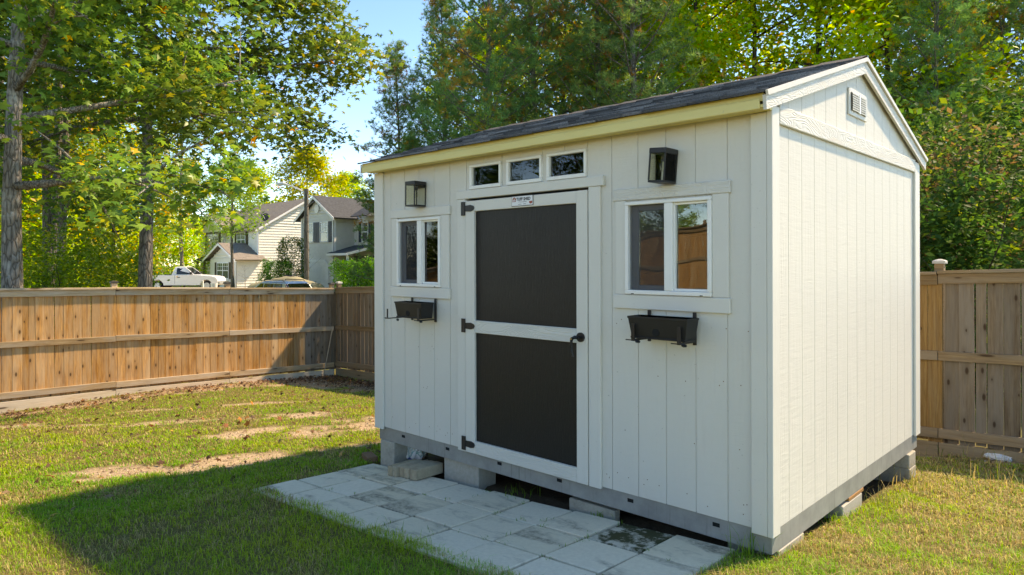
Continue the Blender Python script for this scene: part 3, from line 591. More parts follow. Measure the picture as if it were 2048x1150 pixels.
# ------------------------------------------------------------------ fences
def interp(t, pts):
    for (a, za), (b, zb) in zip(pts[:-1], pts[1:]):
        if t <= b or (b, zb) == pts[-1]: return za+(zb-za)*(t-a)/(b-a)
PICK = {}
def picket_mesh(wd, h, k, mat):
    key = (round(wd, 3), round(h, 2), k, mat)
    if key not in PICK:
        rs = random.Random(hash(key) % 1000); mb = MB(); b = rs.uniform(-.004, .004); mb.box(-wd/2, wd/2, -.009, .009, 0, h, .002)
        mb.v = [(x + b*math.sin(z/h*math.pi), y + rs.uniform(-.0007, .0007), z) for x, y, z in mb.v]; PICK[key] = mb.mesh('picket', M[mat])
    return PICK[key]
def fence(axis, pos, t0, t1, side, top, gnd, sections, pmat, rmat, kmat, capm, label, seed, gap=(.001, .006), step=.0, hide_from=None, postcaps=True, pw=.138):
    """fence along axis ('x' or 'y') at coordinate pos; side = +1/-1: where the yard (rails side) lies; top/gnd: list of (t, z)"""
    rs = random.Random(seed); mid = (t0+t1)/2; root = tag(empty('wooden_fence', (pos, mid, interp(mid, gnd)) if axis == 'y' else (mid, pos, interp(mid, gnd))), label, 'fence', 'board fences round the yard')
    ox, oy, oz = root.location
    def put(o): o.parent = root; return o
    def W(t, d, z): return (pos+side*d-ox, t-oy, z-oz) if axis == 'y' else (t-ox, pos+side*d-oy, z-oz)
    def beam(name, ta, tb, d0, d1, za0, za1, zb0, zb1, mat):
        v = [W(t, d, z) for t, zz in ((ta, (za0, za1)), (tb, (zb0, zb1))) for d in (d0, d1) for z in zz]; mb = MB(); mb.add(v, [(0, 1, 3, 2), (4, 6, 7, 5), (0, 4, 5, 1), (2, 3, 7, 6), (0, 2, 6, 4), (1, 5, 7, 3)])
        o = put(mb.build(name, mat)); md = o.modifiers.new('edge', 'BEVEL'); md.width = .003; md.segments = 1; return o
    t = t0
    while t < t1-.03:
        wd = pw*rs.choice((1, 1, 1, 1, .96, .66)); g_ = rs.uniform(*gap); zt = interp(t+wd/2, top)-.045; zb = interp(t+wd/2, top)-1.84+rs.uniform(-.015, .015); h = round((zt-zb)/.02)*.02
        o = put(link('picket', picket_mesh(wd, h, rs.randrange(3), pmat(t, rs)))); o.location = W(t+wd/2, rs.uniform(-.003, .003), zb); o.rotation_euler = (0, R(rs.uniform(-.25, .25)), R(90) if axis == 'y' else 0); t += wd+g_
    for a, b in zip(sections[:-1], sections[1:]):
        za, zb = interp(a, top), interp(b, top); a1, b1 = a+.003, b-.003
        j = rs.uniform(-.006, .006)
        beam('fence_cap', a1, b1, -.045, .095, za+.006+j, za+.040+j, zb+.006+j, zb+.040+j, M[rmat])
        beam('top_rail', a1, b1, .0135, .050, za-.105+j, za+.004+j, zb-.105+j, zb+.004+j, M[rmat])
        beam('middle_rail', a1, b1, .0135, .052, za-.945+j, za-.845+j, zb-.945-j, zb-.845-j, M[rmat])
        beam('bottom_rail', a1, b1, .0135, .052, za-1.79-j, za-1.685-j, zb-1.79+j, zb-1.685+j, M[rmat])
        ga, gb = interp(a, gnd), interp(b, gnd)
        beam('kick_board', a1, b1, .004, .042, ga-.06, max(ga+.10, za-1.845), gb-.06, max(gb+.10, zb-1.845), M[kmat])
    for k, s_ in enumerate(sections):
        if not (t0-.2 <= s_ <= t1+.2): continue
        zt = interp(s_, top); zg = interp(s_, gnd); beam('fence_post', s_-.045, s_+.045, -.10, -.0115, zg-.1, zt+.12, zg-.1, zt+.12, M[rmat])
        if postcaps:
            mb = MB(); v = []
            for z, r in ((zt+.1205, .062), (zt+.148, .062), (zt+.158, .048), (zt+.172, .010)): v += [W(s_+a, -.056+b, z) for a, b in ((-r, -r), (r, -r), (r, r), (-r, r))]
            mb.add(v, [(0, 1, 2, 3)] + [(4*q+i, 4*q+(i+1) % 4, 4*q+4+(i+1) % 4, 4*q+4+i) for q in range(3) for i in range(4)] + [(12, 13, 14, 15)]); put(mb.build('post_cap', M[capm]))
    return root
topL = [(-14, 1.75), (-7, 1.22), (-1.35, 1.02), (.37, 1.005), (2.48, .945), (4.9, .87)]; gndL = [(-14, .15), (-7, -.62), (-1.35, -1.0), (.37, -.93), (2.48, -1.0), (4.9, -1.14)]
fence('y', -12.42, -13.8, 4.93, 1, topL, gndL, [-13.8, -11.83, -9.39, -6.95, -4.51, -2.07, .37, 2.48, 4.93], lambda t, r: 'fence' if t < 4.15 else 'fence_grey', 'fence_rail_y', 'kick', 'cap', 'sunlit orange board fence along the left of the lawn', 3)  # pickets nearest the back corner switch to the grey wood
topB = [(-12.6, .885), (-11.1, .93), (-.44, 1.335), (.6, 1.36), (5, 1.5)]; gndB = [(-12.6, -1.16), (-11.1, -1.12), (-.47, -.70), (.6, -.57), (5, -.4)]
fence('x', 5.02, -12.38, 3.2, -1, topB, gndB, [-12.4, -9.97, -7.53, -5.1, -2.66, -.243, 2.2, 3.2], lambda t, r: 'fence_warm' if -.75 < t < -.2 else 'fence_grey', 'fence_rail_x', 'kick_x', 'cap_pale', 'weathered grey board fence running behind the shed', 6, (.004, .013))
topS = [(-12.4, 2.05), (-4, 2.75), (2, 2.9)]; gndS = [(-12.4, .15), (-4, .78), (2, .85)]
fence('x', -13.8, -12.38, .0, 1, topS, gndS, [-12.4, -9.9, -7.5, -5.0, -2.5, .0], lambda t, r: 'fence', 'fence_rail_x', 'kick_x', 'cap', 'sunlit board fence across the front of the yard, mirrored in the near window', 9, (.001, .006), postcaps=False)
o = MB().tube([(-12.32, 4.62, -1.08), (-12.31, 4.86, .02)], .012, 5).build('light_streak_stick', M['kick']); tag(o, 'thin pale lath leaning in the corner of the fences', 'light streak stick')  # pale stick added in place of a streak of light between the fences

# ------------------------------------------------------------------ houses
def paint(name, c, var=.06): return plain(name, c, .6, 0, .3, var, 3)
M['tan_siding'] = paint('tan vinyl siding', (.86, .825, .75)); M['grey_siding'] = paint('grey vinyl siding', (.70, .685, .66)); M['h_white'] = paint('white house trim', (.86, .86, .86))
M['roof_brown'] = plain('brown roof shingle', (.24, .205, .175), .9, 0, .2, .3, 6); M['roof_dark'] = plain('dark roof shingle', (.075, .08, .088), .9, 0, .2, .3, 6)
M['shutter_blue'] = plain('navy shutter', (.022, .035, .065), .5); M['shutter_brown'] = plain('brown shutter', (.05, .03, .02), .5); M['h_glass'] = plain('house window glass', (.10, .12, .10), .08, 0, .8, .4, .8); M['porch_shade'] = plain('porch shade', (.16, .15, .14), .8)
def lap(name, mat, parent, axis, pos, n, t0, t1, z0, ztop, lap_h=.25):
    """lap siding on a wall: axis 'y' -> wall spans x at y=pos facing n (-1/+1); ztop(t) gives the top edge (gables)"""
    mb = MB(); z = z0
    while z < max(ztop(t0), ztop(t1), ztop((t0+t1)/2))-.01:
        zt = z+lap_h; ts = np.linspace(t0, t1, 25); ok = [q for q in ts if ztop(q) > z+.02]
        if ok:
            a, b = min(ok), max(ok); q = []
            for tt, zz, off in ((a, z, .05), (b, z, .05), (b, min(zt, max(ztop(b), z+.02)), .004), (a, min(zt, max(ztop(a), z+.02)), .004)): q.append((tt, pos+n*off, zz) if axis == 'y' else (pos+n*off, tt, zz))
            q += [(tt, pos, z) if axis == 'y' else (pos, tt, z) for tt in (a, b)]
            mb.add(q, [(0, 1, 2, 3), (4, 5, 1, 0)])
        z = zt
    o = mb.build(name, mat, None); o.parent = parent; o.matrix_parent_inverse = Matrix.Translation(parent.location).inverted(); tag(o, kind='stuff'); return o
def hp(name, mb, mat, parent):
    o = mb.build(name, mat, None); o.parent = parent; o.matrix_parent_inverse = Matrix.Translation(parent.location).inverted(); return o
def hwin(parent, axis, pos, n, a, b, z0, z1, shutters=None, sw=.4, double=False, glass='h_glass'):
    """window with frame, panes, muntins and shutters; lies in plane axis=pos facing n"""
    def bxx(t0, t1, d0, d1, za, zb):
        mb = MB(); mb.box(t0, t1, *sorted((pos+n*d0, pos+n*d1)), za, zb) if axis == 'y' else mb.box(*sorted((pos+n*d0, pos+n*d1)), t0, t1, za, zb); return mb
    pos = pos+n*.035; f = .09; mb = MB()
    for q in ((a, b, .0, .07, z0, z0+f), (a, b, .0, .07, z1-f, z1), (a, a+f, .0, .068, z0+f, z1-f), (b-f, b, .0, .068, z0+f, z1-f), (a+f, b-f, .03, .066, (z0+z1)/2-.035, (z0+z1)/2+.035)):
        m2 = bxx(*q); mb.add(m2.v, m2.f)
    if double: m2 = bxx((a+b)/2-.05, (a+b)/2+.05, .0, .0665, z0+f, z1-f); mb.add(m2.v, m2.f)
    win = hp('window', mb, M['h_white'], parent)
    for za, zb in ((z0+f, (z0+z1)/2-.035), ((z0+z1)/2+.035, z1-f)):
        p = bxx(a+f, b-f, .035, .042, za, zb).build('pane', M[glass]); p.parent = win
    mt = MB(); zc = (z0+z1)/2
    for k in range(1, 3):
        for lo, hi in (((a, (a+b)/2), ((a+b)/2, b)) if double else ((a, b),)):
            tt = lo+(hi-lo)*k/3; m2 = bxx(tt-.014, tt+.014, .043, .05, zc, z1-f); mt.add(m2.v, m2.f)
    m2 = bxx(a+f, b-f, .043, .0495, (zc+z1)/2-.014, (zc+z1)/2+.014); mt.add(m2.v, m2.f); p = mt.build('muntin', M['h_white']); p.parent = win; tag(p, kind='stuff')
    for s_, on in ((0, 1), (1, 1)):
        if shutters:
            m2 = bxx(a-sw-.02, a-.02, .0, .05, z0, z1) if s_ == 0 else bxx(b+.02, b+sw+.02, .0, .05, z0, z1); hp('shutter', m2, M[shutters], parent)
    return win
# --- grey house on the right (corner K), gable face towards -Y
KX, KY = -42.407, 23.486; GZ = -.75
h2 = tag(empty('grey_house', (-42, 26, GZ)), 'grey clapboard house with navy shutters and a white garage door', 'house')
A0 = -47.0; ptop = lambda x: 5.0 + max(0, 1.42*(1-abs(x-(A0+KX)/2)/((KX-A0)/2)))
lap('siding', M['grey_siding'], h2, 'y', KY, -1, A0, KX, GZ, ptop)
NKY = 24.371; NK2X = -39.59
lap('siding', M['grey_siding'], h2, 'x', KX, 1, KY, 34, GZ, lambda y: 5.0)
lap('siding', M['grey_siding'], h2, 'y', NKY+.9, -1, KX, NK2X, GZ, lambda x: 5.0)
lap('siding', M['grey_siding'], h2, 'x', NK2X, 1, NKY+.9, 36, GZ, lambda y: 5.0 + max(0, 3*(1-abs(y-30)/6)))
hp('wall', MB().box(A0+.02, KX-.02, KY+.02, 34, GZ, 5.0).box(KX-.03, NK2X-.02, NKY+.93, 36, GZ, 4.98), M['grey_siding'], h2)
hp('wall', MB().prism([(A0+.02, 4.99), (KX-.02, 4.99), ((A0+KX)/2, 6.38)], 'y', KY+.02, KY+6), M['grey_siding'], h2)
for x in (A0+.0, KX-.12): hp('corner_trim', MB().box(x, x+.14, KY-.09, KY-.052, GZ, 4.98), M['h_white'], h2)
hp('corner_trim', MB().box(KX+.052, KX+.09, KY-.02, KY+.12, GZ, 4.98), M['h_white'], h2)
hp('corner_trim', MB().box(NK2X-.14, NK2X+.05, NKY+.85, NKY+.875, GZ, 5.0), M['h_white'], h2); hp('corner_trim', MB().box(KX+.03, KX+.14, NKY+.85, NKY+.875, 2.8, 5.0), M['h_white'], h2)
pk = (A0+KX)/2
rf = hp('roof', MB().prism([(A0-.55, 4.75), (pk, 6.50), (pk, 6.62), (A0-.62, 4.83)], 'y', KY-.35, KY+9).prism([(KX+.50, 4.75), (KX+.57, 4.83), (pk, 6.62), (pk, 6.50)], 'y', KY-.35, KY+9), M['roof_dark'], h2)
hp('roof', MB().prism([(NKY-.2, 4.85), (30, 8.4), (30, 8.55), (NKY-.3, 4.9)], 'x', KX+1.2, NK2X+.4).prism([(30, 8.4), (36.5, 4.7), (36.5, 4.85), (30, 8.55)], 'x', KX+1.2, NK2X+.4), M['roof_dark'], h2)
hp('rake_trim', MB().prism([(A0-.60, 4.62), (pk, 6.36), (pk, 6.56), (A0-.60, 4.82)], 'y', KY-.40, KY-.352), M['h_white'], h2); hp('rake_trim', MB().prism([(KX+.56, 4.62), (KX+.56, 4.82), (pk, 6.56), (pk, 6.36)], 'y', KY-.40, KY-.352), M['h_white'], h2)
hwin(h2, 'y', KY, -1, -46.15, -45.15, 3.08, 4.6, 'shutter_blue', .42); hwin(h2, 'y', KY, -1, -44.22, -43.06, 3.06, 4.6, 'shutter_blue', .45)
hwin(h2, 'y', NKY+.88, -1, -41.35, -40.5, 3.05, 4.55, 'shutter_blue', .38)
mb = MB(); mb.disc((-44.72, KY-.03, 5.62), .33, (0, -1, 0), .05, 24); v = hp('round_vent', mb, M['h_white'], h2)
hp('garage_trim', MB().prism([(-46.45, GZ), (-46.45, 1.78), (-43.6, 1.78), (-43.05, 1.35), (-43.05, GZ), (-43.28, GZ), (-43.28, 1.25), (-43.68, 1.58), (-46.25, 1.58), (-46.25, GZ)], 'y', KY-.10, KY-.052), M['h_white'], h2)
gd = hp('garage_door', MB().box(-46.24, -43.29, KY-.075, KY-.0525, GZ, 1.25).prism([(-46.24, 1.251), (-43.29, 1.251), (-43.69, 1.57), (-46.24, 1.57)], 'y', KY-.075, KY-.0525), M['h_white'], h2)
for k in range(4): p = MB().box(-46.2, -43.33, KY-.084, KY-.0755, GZ+.06+k*.5, GZ+.52+k*.5).build('door_panel', M['h_white']); p.parent = gd
p = MB().box(-44.85, -44.75, KY-.10, KY-.0845, -.02, .12).build('handle', M['black']); p.parent = gd
pr = hp('porch_roof', MB().add([(KX-.25, NKY-1.35, 2.25), (NK2X-.35, NKY-1.35, 2.25), (NK2X+.35, NKY+.86, 2.85), (KX-.02, NKY+.86, 2.85), (KX-.25, NKY-1.35, 2.16), (NK2X-.35, NKY-1.35, 2.16), (NK2X+.35, NKY+.86, 2.7), (KX-.02, NKY+.86, 2.7)], [(0, 1, 2, 3), (4, 7, 6, 5), (0, 4, 5, 1), (1, 5, 6, 2)]), M['roof_dark'], h2)
hp('porch_fascia', MB().box(KX-.27, NK2X-.33, NKY-1.40, NKY-1.352, 2.06, 2.22), M['h_white'], h2); hp('porch_fascia', MB().add([(NK2X-.34, NKY-1.40, 2.06), (NK2X+.40, NKY+.86, 2.66), (NK2X+.40, NKY+.86, 2.84), (NK2X-.34, NKY-1.40, 2.24)], [(0, 1, 2, 3)]), M['h_white'], h2)
hp('porch_post', MB().box(NK2X-.55, NK2X-.42, NKY-1.30, NKY-1.17, GZ, 2.06), M['h_white'], h2); hp('porch_post', MB().box(NK2X+.15, NK2X+.28, NKY+.60, NKY+.73, GZ, 2.60), M['h_white'], h2)
hp('porch_shade_sheet', MB().box(KX+.05, NK2X-.2, NKY+.80, NKY+.845, GZ, 2.05), M['porch_shade'], h2)  # dark sheet before the wall carries the porch shade in its colour
# --- tan house on the left (corner C)
CX_, CY_ = -57.894, 25.29; G1 = -.75
h1 = tag(empty('tan_house', (-62, 29, G1)), 'cream house with brown roof and sunlit clapboard side wall', 'house')
lap('siding', M['tan_siding'], h1, 'x', CX_, 1, CY_, 35, G1, lambda y: 4.70 + max(0, 2.75*(1-abs(y-30)/4.75)), .25)
lap('siding', M['tan_siding'], h1, 'y', CY_, -1, -69.8, CX_, G1, lambda x: 4.7)
lap('siding', M['tan_siding'], h1, 'y', CY_-.35, -1, -69.9, -64.6, G1, lambda x: 4.9 + max(0, 1.35*(1-abs(x-67.3+134.6)/2.8)))
hp('wall', MB().box(-69.78, CX_-.02, CY_+.02, 34.9, G1, 4.68).box(-69.88, -64.62, CY_-.33, CY_+.01, G1, 4.9), M['tan_siding'], h1)
hp('wall', MB().prism([(CY_+.05, 4.67), (34.7, 4.67), (30, 7.35)], 'x', -69.7, CX_-.02), M['tan_siding'], h1); hp('wall', MB().prism([(-69.9, 4.88), (-64.62, 4.88), (-67.25, 6.15)], 'y', CY_-.33, CY_+3), M['tan_siding'], h1)
hp('roof', MB().prism([(CY_-.45, 4.45), (30, 7.55), (30, 7.70), (CY_-.5, 4.58)], 'x', -70.2, CX_+.35).prism([(30, 7.55), (35.3, 4.45), (35.3, 4.58), (30, 7.70)], 'x', -70.2, CX_+.35), M['roof_brown'], h1)
hp('roof', MB().prism([(-70.7, 4.85), (-67.25, 6.35), (-67.25, 6.48), (-70.8, 4.95)], 'y', CY_-.8, CY_+3.5).prism([(-63.9, 4.85), (-63.8, 4.95), (-67.25, 6.48), (-67.25, 6.35)], 'y', CY_-.8, CY_+3.5), M['roof_brown'], h1)
hp('rake_trim', MB().prism([(-70.75, 4.70), (-67.25, 6.22), (-67.25, 6.42), (-70.75, 4.90)], 'y', CY_-.86, CY_-.802), M['h_white'], h1); hp('rake_trim', MB().prism([(-63.8, 4.70), (-63.8, 4.90), (-67.25, 6.42), (-67.25, 6.22)], 'y', CY_-.86, CY_-.802), M['h_white'], h1)
hp('rake_trim', MB().prism([(CY_-.48, 4.36), (30, 7.44), (30, 7.62), (CY_-.48, 4.54)], 'x', CX_+.352, CX_+.40), M['h_white'], h1)
hwin(h1, 'y', CY_-.35, -1, -68.15, -65.5, 2.92, 4.58, 'shutter_brown', .45, True); hwin(h1, 'y', CY_, -1, -62.2, -60.4, 3.0, 4.5, 'shutter_brown', .45, True)
hp('corner_trim', MB().box(CX_-.16, CX_+.085, CY_-.09, CY_-.052, G1, 4.66), M['h_white'], h1)
WY = 23.09     # front wing with its own gable
lap('siding', M['tan_siding'], h1, 'y', WY, -1, -63.1, -57.6, G1, lambda x: 1.95 + max(0, 1.25*(1-abs(x+60.35)/2.75))); lap('siding', M['tan_siding'], h1, 'x', -57.6, 1, WY, CY_, G1, lambda y: 1.95)
hp('wall', MB().box(-63.08, -57.62, WY+.02, CY_-.03, G1, 1.93).prism([(-63.0, 1.92), (-57.7, 1.92), (-60.35, 3.12)], 'y', WY+.02, CY_-.04), M['tan_siding'], h1)
hp('roof', MB().prism([(-63.8, 1.75), (-60.35, 3.28), (-60.35, 3.40), (-63.85, 1.85)], 'y', WY-.45, CY_-.05).prism([(-57.0, 1.75), (-56.9, 1.85), (-60.35, 3.40), (-60.35, 3.28)], 'y', WY-.45, CY_+.3), M['roof_brown'], h1)
hp('rake_trim', MB().prism([(-63.8, 1.62), (-60.35, 3.16), (-60.35, 3.34), (-63.8, 1.82)], 'y', WY-.5, WY-.452), M['h_white'], h1); hp('rake_trim', MB().prism([(-56.9, 1.62), (-56.9, 1.82), (-60.35, 3.34), (-60.35, 3.16)], 'y', WY-.5, WY-.452), M['h_white'], h1)
hwin(h1, 'y', WY, -1, -61.5, -59.0, .12, 1.62, 'shutter_brown', .45, True)
hp('porch_roof', MB().add([(-66.4, WY-.3, 1.85), (-63.2, WY-.3, 1.85), (-63.2, CY_-.36, 2.6), (-66.4, CY_-.36, 2.6), (-66.4, WY-.3, 1.72), (-63.2, WY-.3, 1.72)], [(0, 1, 2, 3), (0, 4, 5, 1)]), M['roof_dark'], h1)
for x in (-66.1, -64.4): hp('porch_post', MB().box(x, x+.22, WY-.2, WY+.02, G1, 1.75), M['roof_brown'], h1)
# satellite dish on the tan house
dish = tag(empty('satellite_dish', (-58.4, 26.2, 5.1)), 'small dark satellite dish on the brown roof edge', 'satellite dish')
v = []; n = 16
for k, (r, d) in enumerate(((.02, 0), (.22, .03), (.40, .10))): v += [(r*math.cos(2*math.pi*i/n), r*math.sin(2*math.pi*i/n), d) for i in range(n)]
d_ = link('dish', MB().add(v, [tuple(range(n))] + [(r*n+i, r*n+(i+1) % n, r*n+n+(i+1) % n, r*n+n+i) for r in range(2) for i in range(n)]).mesh('dish', M['cap']), dish); d_.rotation_euler = (R(70), 0, R(35)); d_.location.z = .65
link('mast', MB().tube([(0, 0, -.2), (0, 0, .3), (0, .06, .62)], .025, 6).mesh('mast', M['h_white']), dish); link('feed_arm', MB().tube([(.1, -.1, .45), (.35, -.45, .85)], .02, 5).mesh('feed_arm', M['h_white']), dish)

# ------------------------------------------------------------------ street things
M['car_white'] = plain('white car paint', (.80, .81, .82), .22, 0, .6, .02); M['car_silver'] = plain('silver car paint', (.52, .54, .56), .25, .5, .6, .03); M['car_glass'] = plain('car glass', (.012, .016, .02), .06, 0, .8, .2)
M['tyre'] = plain('tyre rubber', (.015, .015, .015), .85); M['rim'] = plain('alloy rim', (.45, .45, .46), .35, .8); M['tail'] = plain('tail lamp red', (.35, .015, .015), .2, 0, .6); M['chrome'] = plain('chrome', (.6, .6, .6), .15, 1)
def loft(sections, closed=True):
    """sections: list of closed rings (equal length)"""
    mb = MB(); n = len(sections[0]); v = [p for s_ in sections for p in s_]; f = [(k*n+i, k*n+(i+1) % n, (k+1)*n+(i+1) % n, (k+1)*n+i) for k in range(len(sections)-1) for i in range(n)]
    mb.add(v, f + [tuple(range(n))[::-1], tuple(range((len(sections)-1)*n, len(sections)*n))]); return mb
def side_body(prof, w_, inset=.06):      # outline in x-z extruded across y with rounded sides
    n = len(prof); cx = sum(p[0] for p in prof)/n; cz = sum(p[1] for p in prof)/n
    sh_ = lambda k: [(cx+(x-cx)*(1-k*.02), cz+(z-cz)*(1-k*.05)) for x, z in prof]
    return loft([[(x, y, z) for x, z in sh_(k)] for y, k in ((-w_/2, 1), (-w_/2+inset, 0), (w_/2-inset, 0), (w_/2, 1))])
def wheels(root, xs, ys, r, P):
    for x in xs:
        for s_ in (-1, 1):
            y = s_*ys; wm = MB().tube([(x, y-s_*.22, r), (x, y-s_*.20, r), (x, y-s_*.02, r), (x, y, r)], [r*.92, r, r, r*.93], 22); wh = P('wheel', wm, M['tyre'])
            rm = MB().disc((x, y-s_*.02, r), r*.62, (0, s_, 0), .03, 18)
            for k in range(6): a_ = k*math.pi/3; rm.box(x+math.cos(a_)*r*.32-.03, x+math.cos(a_)*r*.32+.03, *sorted((y+s_*.012, y+s_*.03)), r+math.sin(a_)*r*.32-.03, r+math.sin(a_)*r*.32+.03)
            o = rm.build('rim', M['rim']); o.parent = wh
def truck():
    x, y = at(372, 57.); ang = math.atan2(RT0.y, RT0.x) + R(4); root = tag(empty('pickup_truck', (x, y, -.70), ang), 'white pickup truck parked on the driveway before the cream house', 'truck')
    P = lambda n, mb, m: link(n, mb.mesh(n, m), root)
    arch = lambda cx, r: [(cx+r*math.cos(a), .40+r*math.sin(a)) for a in np.linspace(math.pi, 0, 9)]
    lower = [(-2.95, .55), (-2.95, 1.22), (-2.90, 1.27), (-.75, 1.27), (-.72, 1.30), (.95, 1.30), (1.35, 1.28), (2.45, 1.18), (2.80, 1.08), (2.92, .85), (2.95, .55), (2.80, .45)] + arch(2.02, .50)[::-1] + [(1.4, .42), (-1.3, .42)] + arch(-1.92, .50)[::-1] + [(-2.6, .45)]
    P('body', side_body(lower, 1.98, .05), M['car_white'])
    P('cab', loft([[(-.78, -.93, 1.301), (.98, -.93, 1.301), (.98, .93, 1.301), (-.78, .93, 1.301)], [(-.66, -.86, 1.62), (.62, -.86, 1.62), (.62, .86, 1.62), (-.66, .86, 1.62)], [(-.58, -.72, 1.90), (.22, -.72, 1.93), (.22, .72, 1.93), (-.58, .72, 1.90)], [(-.45, -.60, 1.95), (.08, -.60, 1.97), (.08, .60, 1.97), (-.45, .60, 1.95)]]), M['car_white'])
    for s_ in (-1, 1):
        P('side_window', MB().add([(-.40, s_*.937, 1.32), (.83, s_*.937, 1.32), (.58, s_*.868, 1.63), (.22, s_*.752, 1.85), (-.40, s_*.752, 1.85), (-.40, s_*.868, 1.63)], [(0, 1, 2, 3, 4, 5)]), M['car_glass'])
        P('mirror', MB().box(.72, .88, *sorted((s_*.96, s_*1.16)), 1.30, 1.52, .02), M['black']); P('tail_lamp', MB().box(-2.965, -2.80, *sorted((s_*.80, s_*.998)), .85, 1.18), M['tail']); P('door_handle', MB().box(-.3, -.1, *sorted((s_*.99, s_*1.02)), 1.05, 1.10), M['black'])
        P('door_seam', MB().box(-.52, -.50, *sorted((s_*.985, s_*.992)), .55, 1.28), M['black'])
    P('windscreen', MB().add([(1.0, -.80, 1.33), (1.0, .80, 1.33), (.26, .64, 1.91), (.26, -.64, 1.91)], [(0, 1, 2, 3)]), M['car_glass']); P('rear_window', MB().add([(-.79, -.7, 1.36), (-.79, .7, 1.36), (-.62, .6, 1.84), (-.62, -.6, 1.84)], [(0, 1, 2, 3)]), M['car_glass'])
    P('bed_rail', MB().box(-2.93, -.80, -.96, -.86, 1.272, 1.30).box(-2.93, -.80, .86, .96, 1.272, 1.30), M['black']); P('bumper', MB().box(2.80, 3.02, -.95, .95, .48, .75, .03), M['chrome']); P('bumper', MB().box(-3.08, -2.93, -.95, .95, .50, .74, .03), M['chrome'])
    wheels(root, (2.02, -1.92), .96, .40, P)
truck()
def suv():
    x, y = at(548, 37.); root = tag(empty('silver_wagon', (x, y, -.98), R(180+8)), 'silver station wagon with red tail lamps just beyond the fence', 'car')
    P = lambda n, mb, m: link(n, mb.mesh(n, m), root)
    arch = lambda cx, r: [(cx+r*math.cos(a), .33+r*math.sin(a)) for a in np.linspace(math.pi, 0, 8)]
    P('body', side_body([(-2.3, .45), (-2.36, .75), (-2.28, 1.0), (.95, .98), (2.1, .88), (2.32, .65), (2.3, .4)] + arch(1.45, .40)[::-1] + [(1, .32), (-1, .32)] + arch(-1.40, .40)[::-1], 1.82, .06), M['car_silver'])
    P('cabin', loft([[(-2.27, -.86, 1.0), (1.0, -.86, .98), (1.0, .86, .98), (-2.27, .86, 1.0)], [(-2.02, -.72, 1.42), (.15, -.72, 1.46), (.15, .72, 1.46), (-2.02, .72, 1.42)], [(-1.85, -.60, 1.52), (-.1, -.60, 1.54), (-.1, .60, 1.54), (-1.85, .60, 1.52)]]), M['car_silver'])
    for s_ in (-1, 1):
        for a, b, c, d in ((-1.85, -1.15, -1.08, -1.74), (-1.05, -.25, -.22, -1.02), (-.17, .70, .10, -.15)): P('side_window', MB().add([(a, s_*.862, 1.04), (b, s_*.862, 1.04), (c if c > b or True else b, s_*.735, 1.41), (d, s_*.735, 1.41)], [(0, 1, 2, 3)]), M['car_glass'])
        P('tail_lamp', MB().add([(-2.30, s_*.80, 1.0), (-2.20, s_*.875, 1.0), (-1.97, s_*.735, 1.42), (-2.05, s_*.66, 1.42)], [(0, 1, 2, 3)]), M['tail']); P('roof_rail', MB().tube([(-1.75, s_*.64, 1.53), (-1.7, s_*.64, 1.60), (-.15, s_*.64, 1.61), (-.05, s_*.64, 1.54)], .022, 6), M['black'])
    P('rear_window', MB().add([(-2.285, -.70, 1.05), (-2.285, .70, 1.05), (-2.06, .60, 1.42), (-2.06, -.60, 1.42)], [(0, 1, 2, 3)]), M['car_glass']); P('windscreen', MB().add([(1.01, -.75, 1.02), (1.01, .75, 1.02), (.18, .62, 1.45), (.18, -.62, 1.45)], [(0, 1, 2, 3)]), M['car_glass'])
    wheels(root, (1.45, -1.40), .88, .33, P)
suv()
def tarp():
    x, y = at(572, 42.); xs = np.linspace(-2.4, 2.4, 30); n = 16; secs = []
    for i, xx in enumerate(xs):
        k = abs(xx)/2.4; h = 1.25*(1-.25*k**2) * (1 if k < .97 else .6) + .18*math.exp(-((xx-.3)/1.0)**2); wd = 1.05*(1-.12*k**3); ring = []
        for j in range(n):
            a = math.pi*j/(n-1); f = 1 + .03*mnoise.noise(Vector((xx*1.6, j*.9, 3))) + .02*math.sin(xx*9+j); ring.append((xx, math.cos(a)*wd*(abs(math.sin(a))**.25*.12+.9)*f, max(0, math.sin(a))**.6*h*f))
        secs.append(ring)
    M['tarp'] = plain('khaki tarpaulin', (.36, .32, .20), .75, 0, .3, .15, 3, .3); root = tag(empty('covered_car', (x, y, -.72), R(28)), 'car under a khaki tarpaulin behind the silver wagon', 'covered car')
    link('tarpaulin', loft(secs).mesh('tarpaulin', M['tarp'], True), root); link('mirror_lump', MB().box(-.1, .5, -.1, .1, 1.40, 1.50, .03).mesh('mirror_lump', M['cap']), root)
tarp()
# street lamp
x, y = at(613, 45.); lamp = tag(empty('street_lamp', (x, y, -.8)), 'wooden street lamp pole with a long arm in front of the grey house', 'street lamp'); M['pole'] = bark_mat('weathered pole', (.10, .09, .08), (.20, .185, .165), 2); P = lambda n, mb, m: link(n, mb.mesh(n, m), lamp)
P('pole', MB().tube([(0, 0, -.3), (0, 0, 3), (0, 0, 7.2)], [.17, .155, .14], 12), M['pole'])
ax = -RT0; P('lamp_arm', MB().tube([Vector((0, 0, 6.9)), ax*.6+Vector((0, 0, 7.25)), ax*1.3+Vector((0, 0, 7.5)), ax*1.75+Vector((0, 0, 7.55))], .06, 6), M['h_white'])
P('lamp_head', MB().tube([ax*1.3+Vector((0, 0, 7.52)), ax*1.5+Vector((0, 0, 7.56)), ax*1.8+Vector((0, 0, 7.52)), ax*1.95+Vector((0, 0, 7.50))], [.06, .12, .14, .06], 8), M['h_white'])
P('meter_bracket', MB().tube([RT0*.0+Vector((0, 0, 6.0)), RT0*.45+Vector((0, 0, 6.35))], .03, 5), M['rim'])
